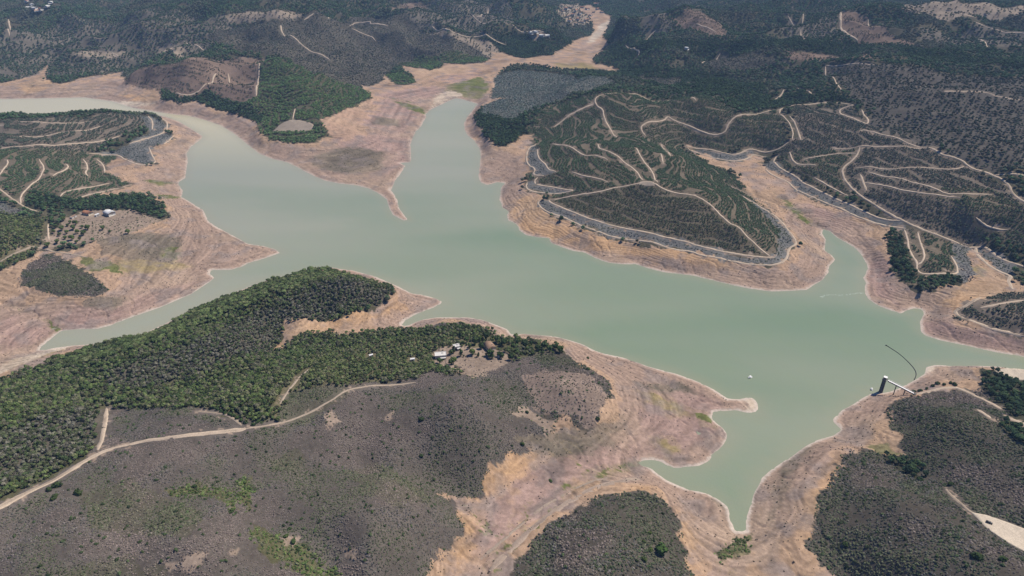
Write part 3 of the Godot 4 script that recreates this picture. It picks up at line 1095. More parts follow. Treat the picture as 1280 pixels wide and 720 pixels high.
func intake_tower(at: Vector2, land: Vector2) -> void:
	# square draw-off tower standing in the shallows, with a footbridge to the bank
	var dir := (land - at).normalized()
	var turn := atan2(dir.y, dir.x)
	var concrete := textured(Color(0.12, 0.115, 0.105), 0.35)
	var white := plain(Color(0.75, 0.74, 0.71), 0.7)
	var t := thing("intake_tower", "tall dark concrete intake tower with white cap standing at the water's edge", "tower", Vector3(at.x, -2.0, -at.y), turn)
	var st := SurfaceTool.new()
	st.begin(Mesh.PRIMITIVE_TRIANGLES)
	var rings := [[0.0, 2.3], [2.0, 2.3], [2.2, 1.9], [18.4, 1.55]]
	for k in 3:
		for i in 8:
			var q := []
			for j in [i, i + 1]:
				var an: float = TAU * (j + 0.5) / 8
				for e in [0, 1]:
					var g: Array = rings[k + e]
					q.append(Vector3(cos(an) * g[1], g[0], sin(an) * g[1]))
			for v in [q[0], q[1], q[2], q[2], q[1], q[3]]:
				st.add_vertex(v)
	st.generate_normals()
	part(t, "shaft", st.commit(), concrete)
	box(t, "platform", Vector3(4.6, 0.4, 4.6), Vector3(0, 18.6, 0), concrete)
	var cabin := box(t, "cabin", Vector3(2.6, 2.5, 2.6), Vector3(0, 20.2, 0), concrete)
	box(cabin, "door", Vector3(0.1, 2.0, 1.0), Vector3(1.32, -0.3, 0), door_mat)
	for s in [-1, 1]:
		box(cabin, "window", Vector3(1.2, 0.8, 0.1), Vector3(0, 0.4, s * 1.32), glass_mat)
	box(t, "cap", Vector3(3.4, 0.35, 3.4), Vector3(0, 21.62, 0), white)
	for i in 4:
		box(t, "gate_guide", Vector3(0.3, 15.0, 0.3), Vector3(-1.85, 10.0, -0.75 + 0.5 * i), concrete)
	for s in [-1, 1]:
		box(t, "railing", Vector3(4.6, 0.08, 0.08), Vector3(0, 19.85, s * 2.2), white)
		for i in 4:
			box(t, "railing_post", Vector3(0.08, 1.05, 0.08), Vector3(-2.1 + i * 1.4, 19.35, s * 2.2), white)
	var length := at.distance_to(land) - 2.6
	var end_y := maxf(hgt(land.x, land.y) + 0.6, 13.5)
	var start_y := 16.9
	var b := thing("footbridge", "long white footbridge on two piers from the bank to the intake tower", "footbridge", Vector3(at.x + dir.x * 2.9, start_y, -(at.y + dir.y * 2.9)), turn)
	var slope := atan2(end_y - start_y, length)
	var deck := box(b, "deck", Vector3(length, 0.4, 1.9), Vector3(length / 2, (end_y - start_y) / 2, 0), white, Vector3(0, 0, slope))
	for s in [-1, 1]:
		box(deck, "handrail", Vector3(length, 0.12, 0.12), Vector3(0, 1.3, s * 0.9), white)
		box(b, "girder", Vector3(length - 0.2, 0.9, 0.25), Vector3(length / 2, (end_y - start_y) / 2 - 0.72, s * 0.7), concrete, Vector3(0, 0, slope))
		for i in 14:
			box(deck, "handrail_post", Vector3(0.08, 1.05, 0.08), Vector3(-length / 2 + length * (i + 0.5) / 14, 0.75, s * 0.9), white)
	for f: float in [0.34, 0.68]:
		var p: Vector2 = at + dir * (2.9 + length * f)
		var foot := hgt(p.x, p.y) - 1.0
		var top := lerpf(start_y, end_y, f) - 1.2
		var pier := box(b, "pier", Vector3(0.8, top - foot, 1.3), Vector3(length * f, (top + foot) / 2 - start_y, 0), concrete)
		box(pier, "pier_cap", Vector3(1.1, 0.4, 1.8), Vector3(0, (top - foot) / 2, 0), concrete)
	var ab := at + dir * (2.9 + length)
	box(b, "abutment", Vector3(2.4, 7.0, 3.4), Vector3(length + 1.1, end_y - start_y - 3.45, 0), concrete)
	assert(ab.y > 0.0)

func textured(c: Color, metres: float) -> StandardMaterial3D:
	var m := plain(c)
	m.albedo_texture = grain
	m.uv1_triplanar = true
	m.uv1_world_triplanar = true
	m.uv1_scale = Vector3.ONE * metres
	return m

func hull(l: float, w: float, h: float) -> ArrayMesh:
	var st := SurfaceTool.new()
	st.begin(Mesh.PRIMITIVE_TRIANGLES)
	var n := 10
	var rows := []
	for i in n + 1:
		var f := float(i) / n
		var half := w / 2 * (0.82 + 0.18 * sin(f * PI)) * (1.0 - pow(maxf(0.0, (f - 0.45) / 0.55), 2.4))
		var x := (f - 0.5) * l
		var y1 := h + 0.25 * h * f * f
		rows.append([Vector3(x, 0.05 * f, 0), Vector3(x, 0.1, half * 0.7), Vector3(x, y1, half), Vector3(x, y1, half * 0.86), Vector3(x, y1 * 0.55, half * 0.75), Vector3(x, y1 * 0.55, -half * 0.75), Vector3(x, y1, -half * 0.86), Vector3(x, y1, -half), Vector3(x, 0.1, -half * 0.7)])
	for i in n:
		for k in 9:
			var a: Vector3 = rows[i][k]
			var b: Vector3 = rows[i][(k + 1) % 9]
			var c: Vector3 = rows[i + 1][k]
			var d: Vector3 = rows[i + 1][(k + 1) % 9]
			for v in [a, b, c, b, d, c]:
				st.add_vertex(v)
	for k in range(1, 8):
		for v in [rows[0][0], rows[0][k + 1], rows[0][k]]:
			st.add_vertex(v)
	st.generate_normals()
	return st.commit()

func boat(called: String, at: Vector2, turn: float, l: float, w: float, h: float, label: String, cabin: bool) -> void:
	var white := plain(Color(0.82, 0.82, 0.8), 0.35, 0.5)
	var t := thing(called, label, "boat", Vector3(at.x, -0.15, -at.y), turn)
	part(t, "hull", hull(l, w, h), white)
	for x in [-0.22, 0.08]:
		box(t, "thwart", Vector3(0.3, 0.08, w * 0.72), Vector3(l * x, h * 0.8, 0), white)
	var m := box(t, "outboard_motor", Vector3(0.35, 0.8, 0.35), Vector3(-l / 2 - 0.16, h * 0.9, 0), door_mat)
	box(m, "propeller_leg", Vector3(0.14, 0.9, 0.14), Vector3(0, -0.6, 0), door_mat)
	if cabin:
		var c := box(t, "canopy", Vector3(l * 0.4, 0.1, w * 0.85), Vector3(-l * 0.05, h + 1.5, 0), white)
		for sx in [-1, 1]:
			for sz in [-1, 1]:
				box(c, "canopy_post", Vector3(0.07, 1.5, 0.07), Vector3(sx * l * 0.18, -0.76, sz * w * 0.38), white)
		box(t, "console", Vector3(0.6, 1.0, 0.8), Vector3(0, h + 0.3, 0), white)

func car(at: Vector2, turn: float) -> void:
	var paint := plain(Color(0.012, 0.012, 0.014), 0.25, 0.5)
	var rubber := plain(Color(0.02, 0.02, 0.02), 0.9)
	var rim := plain(Color(0.4, 0.4, 0.42), 0.35)
	var t := thing("parked_car", "small black car parked at the narrow end of the pale dirt lot", "car", ground(at) + Vector3(0, 0.38, 0), turn)
	var prof := [Vector2(-2.1, 0.35), Vector2(2.1, 0.35), Vector2(2.15, 0.7), Vector2(1.95, 0.92), Vector2(1.0, 1.0), Vector2(-1.95, 1.05), Vector2(-2.12, 0.8)]
	var top := [Vector2(-1.9, 1.04), Vector2(1.05, 1.0), Vector2(0.35, 1.48), Vector2(-1.35, 1.5)]
	part(t, "body", prism(prof, 1.76, 0.12), paint)
	part(t, "cabin", prism(top, 1.6, 0.2), paint)
	box(t, "windscreen", Vector3(0.03, 0.62, 1.3), Vector3(0.74, 1.24, 0), glass_mat, Vector3(0, 0, 0.97))
	box(t, "rear_window", Vector3(0.03, 0.55, 1.2), Vector3(-1.66, 1.27, 0), glass_mat, Vector3(0, 0, -0.85))
	for s in [-1, 1]:
		box(t, "side_window", Vector3(1.9, 0.34, 0.03), Vector3(-0.45, 1.24, s * 0.76), glass_mat, Vector3(-s * 0.25, 0, 0))
		box(t, "headlight", Vector3(0.08, 0.16, 0.34), Vector3(2.1, 0.74, s * 0.62), rim)
		box(t, "tail_light", Vector3(0.06, 0.2, 0.26), Vector3(-2.1, 0.86, s * 0.68), plain(Color(0.3, 0.01, 0.01), 0.3))
		box(t, "door_mirror", Vector3(0.14, 0.12, 0.2), Vector3(0.7, 1.05, s * 0.96), paint)
		for x in [-1.3, 1.32]:
			var w := CylinderMesh.new()
			w.top_radius = 0.33
			w.bottom_radius = 0.33
			w.height = 0.22
			w.radial_segments = 20
			var o := part(t, "wheel", w, rubber)
			o.position = Vector3(x, 0.33, s * 0.8)
			o.rotation.x = PI / 2
			var r := CylinderMesh.new()
			r.top_radius = 0.2
			r.bottom_radius = 0.2
			r.height = 0.26
			r.radial_segments = 16
			part(o, "rim", r, rim)

func prism(sec: Array, width: float, taper: float) -> ArrayMesh:
	var st := SurfaceTool.new()
	st.begin(Mesh.PRIMITIVE_TRIANGLES)
	var hi := -1e9
	var lo := 1e9
	for p in sec:
		hi = maxf(hi, p.y)
		lo = minf(lo, p.y)
	var half := func(p: Vector2) -> float: return width / 2 - taper * (p.y - lo) / (hi - lo)
	var n := sec.size()
	for i in n:
		var a: Vector2 = sec[i]
		var b: Vector2 = sec[(i + 1) % n]
		var q := [Vector3(a.x, a.y, -half.call(a)), Vector3(b.x, b.y, -half.call(b)), Vector3(b.x, b.y, half.call(b)), Vector3(a.x, a.y, half.call(a))]
		for j in [0, 1, 2, 0, 2, 3]:
			st.add_vertex(q[j])
	for e in [-1.0, 1.0]:
		for i in range(1, n - 1):
			var o := [0, i, i + 1] if e < 0.0 else [0, i + 1, i]
			for j in o:
				st.add_vertex(Vector3(sec[j].x, sec[j].y, half.call(sec[j]) * e))
	st.generate_normals()
	return st.commit()

func boom(line: PackedVector2Array) -> void:
	var p := along(smooth_line(line, 3), 1.7)
	var black := plain(Color(0.03, 0.03, 0.032), 0.6)
	var t := thing("floating_boom", "curved chain of black floats on the water beside the intake tower", "floating boom", Vector3(p[0].x, 0, -p[0].y))
	var c := CylinderMesh.new()
	c.top_radius = 0.42
	c.bottom_radius = 0.42
	c.height = 1.35
	c.radial_segments = 10
	c.rings = 1
	var st := SurfaceTool.new()
	st.begin(Mesh.PRIMITIVE_TRIANGLES)
	for i in p.size() - 1:
		var a := Vector3(p[i].x - p[0].x, 0.1, -p[i].y + p[0].y)
		var b := Vector3(p[i + 1].x - p[0].x, 0.1, -p[i + 1].y + p[0].y)
		var o := part(t, "float", c, black)
		o.position = (a + b) / 2
		o.rotation = Vector3(PI / 2, atan2(b.x - a.x, b.z - a.z), 0)
		tube(st, a, b, 0.08, 0.08, 5)
	st.generate_normals()
	part(t, "cable", st.commit(), black)
	var head := CylinderMesh.new()
	head.top_radius = 0.5
	head.bottom_radius = 1.0
	head.height = 1.6
	part(t, "end_buoy", head, black).position = Vector3(-0.6, 0.3, 0)

var grain: NoiseTexture2D
var door_mat: StandardMaterial3D
var glass_mat: StandardMaterial3D

# ---------------------------------------------------------------- the ground: heights
const X0 := -3600.0
const D0 := 150.0
const VEG_LEVEL := 14.0
var H: PackedFloat32Array
var hn := 0
var hm := 0
var hc := 25.0
var S: PackedFloat32Array
const SX := -1520.0
const SD := 360.0
const SC := 4.0
const SN := 570
const SM := 390
const SCAP := 50.0
var n_hill := FastNoiseLite.new()
var n_mid := FastNoiseLite.new()
var n_far := FastNoiseLite.new()
var n_fine := FastNoiseLite.new()

func pts(a: Array) -> PackedVector2Array:
	var out := PackedVector2Array()
	for i in a.size() / 2:
		out.append(Vector2(a[2 * i], a[2 * i + 1]))
	return out

func spans(poly: PackedVector2Array, x0: float, d0: float, cell: float, w: int, h: int, img: Image, value: Color) -> void:
	# fills a closed outline on a raster of the ground, row by row
	var n := poly.size()
	var lo := 1e9
	var hi := -1e9
	for p in poly:
		lo = minf(lo, p.y)
		hi = maxf(hi, p.y)
	var r0 := maxi(0, int(floor((lo - d0) / cell)))
	var r1 := mini(h - 1, int(ceil((hi - d0) / cell)))
	for r in range(r0, r1 + 1):
		var y := d0 + (r + 0.5) * cell
		var xs := PackedFloat32Array()
		var j := n - 1
		for i in n:
			var a := poly[i]
			var b := poly[j]
			if (a.y > y) != (b.y > y):
				xs.append(a.x + (y - a.y) / (b.y - a.y) * (b.x - a.x))
			j = i
		xs.sort()
		for k in range(0, xs.size() - 1, 2):
			var c0 := clampi(int(ceil((xs[k] - x0) / cell - 0.5)), 0, w)
			var c1 := clampi(int(ceil((xs[k + 1] - x0) / cell - 0.5)), 0, w)
			if c1 > c0:
				img.fill_rect(Rect2i(c0, r, c1 - c0, 1), value)

func along(line: PackedVector2Array, step: float) -> PackedVector2Array:
	var out := PackedVector2Array()
	for i in line.size() - 1:
		var n := maxi(1, int(line[i].distance_to(line[i + 1]) / step))
		for k in n:
			out.append(line[i].lerp(line[i + 1], float(k) / n))
	out.append(line[line.size() - 1])
	return out

func shore_distance(shore: PackedVector2Array) -> void:
	# metres to the water's edge, positive on land
	S = PackedFloat32Array()
	S.resize(SN * SM)
	S.fill(SCAP)
	var n := shore.size()
	for i in n:
		var a := shore[i]
		var b := shore[(i + 1) % n]
		var e := b - a
		var l2 := maxf(e.length_squared(), 1e-6)
		var c0 := maxi(0, int((minf(a.x, b.x) - SCAP - SX) / SC))
		var c1 := mini(SN - 1, int((maxf(a.x, b.x) + SCAP - SX) / SC))
		var r0 := maxi(0, int((minf(a.y, b.y) - SCAP - SD) / SC))
		var r1 := mini(SM - 1, int((maxf(a.y, b.y) + SCAP - SD) / SC))
		for r in range(r0, r1 + 1):
			for c in range(c0, c1 + 1):
				var p := Vector2(SX + c * SC, SD + r * SC)
				var t := clampf((p - a).dot(e) / l2, 0.0, 1.0)
				var q := p.distance_to(a + e * t)
				if q < S[r * SN + c]:
					S[r * SN + c] = q
	var img := Image.create(SN, SM, false, Image.FORMAT_L8)
	spans(shore, SX - SC / 2, SD - SC / 2, SC, SN, SM, img, Color.WHITE)
	var inside := img.get_data()
	for i in SN * SM:
		if inside[i] > 0:
			S[i] = -S[i]

func sdf(x: float, d: float) -> float:
	var fx := (x - SX) / SC
	var fd := (d - SD) / SC
	if fx < 0.0 or fd < 0.0 or fx >= SN - 1 or fd >= SM - 1:
		return SCAP
	var c := int(fx)
	var r := int(fd)
	var i := r * SN + c
	fx -= c
	fd -= r
	return lerpf(lerpf(S[i], S[i + 1], fx), lerpf(S[i + SN], S[i + SN + 1], fx), fd)

func laplace(u: PackedFloat32Array, nx: int, nd: int) -> PackedFloat32Array:
	var out := PackedFloat32Array()
	out.resize(nx * nd)
	for r in nd:
		var up := r * nx if r == 0 else (r - 1) * nx
		var dn := r * nx if r == nd - 1 else (r + 1) * nx
		var row := r * nx
		for c in range(1, nx - 1):
			out[row + c] = u[row + c - 1] + u[row + c + 1] + u[up + c] + u[dn + c] - 4.0 * u[row + c]
	return out

func solve_heights(shore: PackedVector2Array, lines: Array, marks: Array) -> void:
	# a smooth surface through the shoreline, the full-supply line and the hill tops
	var samples := PackedVector3Array()
	for p in along(shore, 15.0):
		samples.append(Vector3(p.x, 0.0, p.y))
	for l in lines:
		for p in along(l, 20.0):
			samples.append(Vector3(p.x, VEG_LEVEL, p.y))
	for i in marks.size() / 3:
		samples.append(Vector3(marks[3 * i], marks[3 * i + 2], marks[3 * i + 1]))
	for r in range(0, SM, 5):
		for c in range(0, SN, 5):
			if S[r * SN + c] < -30.0:
				samples.append(Vector3(SX + c * SC, -5.0, SD + r * SC))
	var u := PackedFloat32Array()
	var cell := 200.0
	var rounds := [400, 160, 70, 18]
	var pw := 0
	var ph := 0
	for level in 4:
		var nx := int(7200 / cell) + 1
		var nd := int(5200 / cell) + 1
		var v := PackedFloat32Array()
		v.resize(nx * nd)
		if level == 0:
			v.fill(70.0)
		else:
			for r in nd:
				var fr := r * 0.5
				var r0 := mini(int(fr), ph - 1)
				var r1 := mini(r0 + 1, ph - 1)
				var tr := fr - r0
				for c in nx:
					var fc := c * 0.5
					var c0 := mini(int(fc), pw - 1)
					var c1 := mini(c0 + 1, pw - 1)
					var tc := fc - c0
					v[r * nx + c] = lerpf(lerpf(u[r0 * pw + c0], u[r0 * pw + c1], tc), lerpf(u[r1 * pw + c0], u[r1 * pw + c1], tc), tr)
		u = v
		var total := PackedFloat32Array()
		var count := PackedInt32Array()
		total.resize(nx * nd)
		count.resize(nx * nd)
		for s in samples:
			var c := int(round((s.x - X0) / cell))
			var r := int(round((s.z - D0) / cell))
			if c >= 0 and r >= 0 and c < nx and r < nd:
				total[r * nx + c] += s.y
				count[r * nx + c] += 1
		var pinned := PackedInt32Array()
		var held := PackedFloat32Array()
		for i in nx * nd:
			if count[i] > 0:
				pinned.append(i)
				held.append(total[i] / count[i])
		for it in rounds[level]:
			for k in pinned.size():
				u[pinned[k]] = held[k]
			var l := laplace(u, nx, nd)
			var b := laplace(l, nx, nd)
			for i in nx * nd:
				u[i] += 0.04 * l[i] - 0.024 * b[i]
		for k in pinned.size():
			u[pinned[k]] = lerpf(u[pinned[k]], held[k], 0.7)
		pw = nx
		ph = nd
		cell *= 0.5
	# two doublings with a cubic midpoint
	for pass_ in 2:
		var qw := pw * 2 - 1
		var qh := ph * 2 - 1
		var a := PackedFloat32Array()
		a.resize(qw * ph)
		for r in ph:
			for c in pw:
				a[r * qw + 2 * c] = u[r * pw + c]
			for c in pw - 1:
				var i := r * pw + c
				a[r * qw + 2 * c + 1] = (9.0 * (u[i] + u[i + 1]) - u[i - 1 if c > 0 else i] - u[i + 2 if c < pw - 2 else i + 1]) / 16.0
		var b := PackedFloat32Array()
		b.resize(qw * qh)
		for r in ph:
			for c in qw:
				b[2 * r * qw + c] = a[r * qw + c]
		for r in ph - 1:
			var r0 := (r - 1 if r > 0 else r) * qw
			var r3 := (r + 2 if r < ph - 2 else r + 1) * qw
			for c in qw:
				b[(2 * r + 1) * qw + c] = (9.0 * (a[r * qw + c] + a[(r + 1) * qw + c]) - a[r0 + c] - a[r3 + c]) / 16.0
		u = b
		pw = qw
		ph = qh
	H = u
	hn = pw
	hm = ph
	hc = 6.25

func base_height(x: float, d: float) -> float:
	var fx := clampf((x - X0) / hc, 0.0, hn - 1.001)
	var fd := clampf((d - D0) / hc, 0.0, hm - 1.001)
	var c := int(fx)
	var r := int(fd)
	var i := r * hn + c
	fx -= c
	fd -= r
	return lerpf(lerpf(H[i], H[i + 1], fx), lerpf(H[i + hn], H[i + hn + 1], fx), fd)

func level(x: float, d: float, s: float) -> float:
	# the lie of the land without rills and bumps
	if s <= 0.0:
		return maxf(-5.0, -0.3 + s * 0.12)
	var h := maxf(base_height(x, d), 1.0)
	if s < 28.0:
		var t := s / 28.0
		h = lerpf(s * 0.2 - 0.35, h, t * t * (3.0 - 2.0 * t))
	return h

func hgt(x: float, d: float) -> float:
	var s := sdf(x, d)
	var h := level(x, d, s)
	if s <= 0.0:
		return h
	var a := clampf((h - 8.0) / 36.0, 0.0, 1.0)
	if a > 0.0:
		h += a * (n_hill.get_noise_2d(x, d) * 15.0 + n_mid.get_noise_2d(x, d) * 2.4)
		if d > 1250.0:
			var w := a * clampf((d - 1250.0) / 900.0, 0.0, 1.0)
			h += w * (n_far.get_noise_2d(x, d) * 62.0 + (0.35 - absf(n_hill.get_noise_2d(x * 0.62 + 400.0, d * 0.62)) * 1.5) * 42.0)
	var f := clampf(s / 12.0, 0.0, 1.0)
	if h < 22.0:
		# rills washed into the bare silt, and a small step for each halt of the falling water
		var g := 1.0 - absf(n_mid.get_noise_2d(x * 1.3 + 70.0, d * 1.3 - 40.0)) * 9.0
		if g > 0.0:
			h -= f * g * 1.1 * clampf((22.0 - h) / 8.0, 0.0, 1.0)
		if h < 15.0:
			h += f * 0.3 * sin(h * 4.6 + n_mid.get_noise_2d(x + 900.0, d) * 2.0)
	if carve.size() > 0:
		h -= f * channel(x, d)
	return h + f * n_fine.get_noise_2d(x, d) * 0.4

func set_noises() -> void:
	for q in [[n_hill, 260.0, 11, 3], [n_mid, 70.0, 12, 2], [n_far, 760.0, 13, 3], [n_fine, 15.0, 14, 2]]:
		q[0].noise_type = FastNoiseLite.TYPE_SIMPLEX_SMOOTH
		q[0].seed = q[2]
		q[0].frequency = 1.0 / q[1]
		q[0].fractal_type = FastNoiseLite.FRACTAL_FBM
		q[0].fractal_octaves = q[3]

var carve := PackedFloat32Array()

func cut_channels(lines: Array) -> void:
	# beds of the small streams that cross the drawdown belt
	carve.resize(SN * SM)
	for z in lines:
		var line := along(pts(z[1]), 3.0)
		var reach: float = z[0] * 1.6 + 3.0
		for p in line:
			var c0 := maxi(0, int((p.x - reach - SX) / SC))
			var c1 := mini(SN - 1, int((p.x + reach - SX) / SC) + 1)
			var r0 := maxi(0, int((p.y - reach - SD) / SC))
			var r1 := mini(SM - 1, int((p.y + reach - SD) / SC) + 1)
			for r in range(r0, r1 + 1):
				for c in range(c0, c1 + 1):
					var q := 1.0 - p.distance_to(Vector2(SX + c * SC, SD + r * SC)) / reach
					if q * 2.0 > carve[r * SN + c]:
						carve[r * SN + c] = q * 2.0

func channel(x: float, d: float) -> float:
	var fx := (x - SX) / SC
	var fd := (d - SD) / SC
	if fx < 0.0 or fd < 0.0 or fx >= SN - 1 or fd >= SM - 1:
		return 0.0
	var c := int(fx)
	var r := int(fd)
	var i := r * SN + c
	fx -= c
	fd -= r
	return lerpf(lerpf(carve[i], carve[i + 1], fx), lerpf(carve[i + SN], carve[i + SN + 1], fx), fd)

# ---------------------------------------------------------------- places on the ground, metres east and north of the viewpoint
var SHORE := pts([-1467.5,1800, -1342,1800, -1221,1808.5, -1131,1817, -1035.5,1775.5, -953.5,1712.5, -876,1675, -827.5,1653, -782.5,1639, -722,1597.5, -675,1557.5, -627,1501, -592.5,1454, -560,1409, -521,1356, -482.5,1321, -448,1301.5, -416.5,1269, -381.5,1229, -348.5,1199, -315.5,1182.5, -284.5,1174.5, -259.5,1158.5, -235,1131.5, -219,1105.5, -207,1063, -198,1039.5, -177.5,1016.5, -166.5,1020, -177.5,1042.5, -189,1070, -197,1105.5, -206.5,1131.5, -215,1150.5, -215,1199, -209,1251, -207,1283, -220,1297, -201.5,1301.5, -201.5,1326, -215.5,1420, -216,1465.5, -215.5,1507.5, -208,1551, -207,1590.5, -205,1625, -208.5,1653, -198,1705, -179.5,1743.5, -162,1783.5, -147.5,1808.5, -125.5,1792, -90,1751.5, -99,1690, -109.5,1632, -113.5,1570.5, -108.5,1519.5, -99.5,1483, -83,1442.5, -68.5,1387.5, -65,1336, -65,1264.5, -64.5,1216, -59,1190.5, -46.5,1174.5, -26.5,1190.5, -14.5,1186.5, -21.5,1162.5, -23.5,1105.5, -17.5,1070, -8,1056, -10.5,1036, -8,1016.5, 0,1010.5, 6.5,1001, 10,979.5, 20,961.5, 37,953, 54,950, 58,933, 72,919.5, 89,906, 106,900.5, 121.5,880, 137.5,867.5, 157.5,862.5, 176.5,862.5, 191.5,850.5, 212,838.5, 233,833.5, 249,829, 273,815.5, 296.5,802, 320,791, 344.5,784.5, 372,786.5, 394,789, 410.5,804, 426.5,817.5, 443,838.5, 451.5,857.5, 462.5,870, 469,877.5, 469.5,893, 465.5,908.5, 474,927.5, 482,944.5, 485,967.5, 491,979.5, 497.5,976.5, 499,953, 506.5,933, 511.5,914, 510.5,895.5, 507,875, 501.5,855, 488.5,833.5, 481,824.5, 479.5,811, 472.5,799.5, 464.5,780.5, 462.5,766, 467,749.5, 478,736, 488.5,728, 500,736, 511.5,741.5, 517.5,738, 515.5,730, 500.5,711.5, 490.5,689.5, 491.5,679.5, 504,669, 523,660.5, 540.5,651, 558.5,643, 581,635, 680.5,600.5, 658.5,572.5, 581.5,609, 566,612, 539.5,619.5, 514,621, 487,621, 472.5,622.5, 459.5,618, 454.5,610.5, 450.5,605, 439,597.5, 426,589, 411,580.5, 397.5,574, 386.5,572.5, 376,571, 363,563, 349.5,553, 336,545, 327.5,537.5, 319.5,530.5, 318,524, 320.5,517, 319.5,512.5, 310.5,506.5, 292.5,500, 277.5,491, 262,479, 247.5,469.5, 236,461.5, 223,450.5, 218,442, 209.5,430.5, 204.5,420.5, 198.5,410, 194,401.5, 191,391, 185,391, 185,397, 183.5,401.5, 186,410, 185.5,417, 181.5,422.5, 175,430.5, 165.5,435, 156.5,437, 149,441, 139.5,447.5, 132,456.5, 128,462.5, 120,466.5, 122,469.5, 129.5,470.5, 136.5,468.5, 142.5,462.5, 149.5,459.5, 159.5,461.5, 172,462.5, 183.5,469.5, 189,477, 201.5,490, 208.5,500, 210.5,506.5, 209,516, 204,524, 202,531.5, 205,539, 215,540, 227.5,541.5, 237,537.5, 246.5,537.5, 252.5,544, 255,554, 253,563, 247,566, 237.5,562, 225.5,563, 216.5,576.5, 206.5,587.5, 195.5,596, 180,606.5, 164,613.5, 151.5,619.5, 135.5,632, 123,638, 105.5,644.5, 97,649.5, 84,662.5, 71,670.5, 57,677.5, 47.5,681, 33.5,682.5, 14.5,686, 0,684.5, -4,695, -14.5,702, -27.5,711.5, -39.5,718.5, -55,722.5, -75,722.5, -94.5,722.5, -109,718.5, -120,711.5, -127,704, -133,704, -130.5,713, -122,724.5, -111,734, -99,743.5, -89.5,753.5, -89,761.5, -99.5,770, -116,778.5, -132.5,782.5, -150.5,799.5, -188,829, -225,848, -261,857.5, -287,848, -311,833.5, -329.5,822, -347,808.5, -363,791, -385,766, -405,738, -424,711.5, -441.5,686, -462.5,670.5, -489.5,664, -513.5,660.5, -529.5,656, -545,651, -544.5,669, -542.5,689.5, -522,693, -503,693, -488,702, -476,717, -448,743.5, -421.5,778.5, -415.5,795.5, -409.5,813, -407.5,824.5, -418.5,836, -421,845.5, -396,845.5, -384,852.5, -377,865, -368,872.5, -354.5,885, -339.5,900.5, -352,914, -373,925, -400,933, -418,950, -445,973.5, -473,998, -490.5,1016.5, -505.5,1042.5, -517.5,1063, -539.5,1084, -562,1105.5, -578,1120, -588,1150.5, -610,1182.5, -613.5,1195, -610.5,1216, -627.5,1260, -647.5,1316, -667,1356, -676.5,1403.5, -676.5,1454, -682,1477, -712.5,1513.5, -746,1551, -781.5,1590.5, -821,1625, -853.5,1646, -892.5,1667.5, -938,1660.5, -1039.5,1632, -1223,1618, -1342.5,1625])
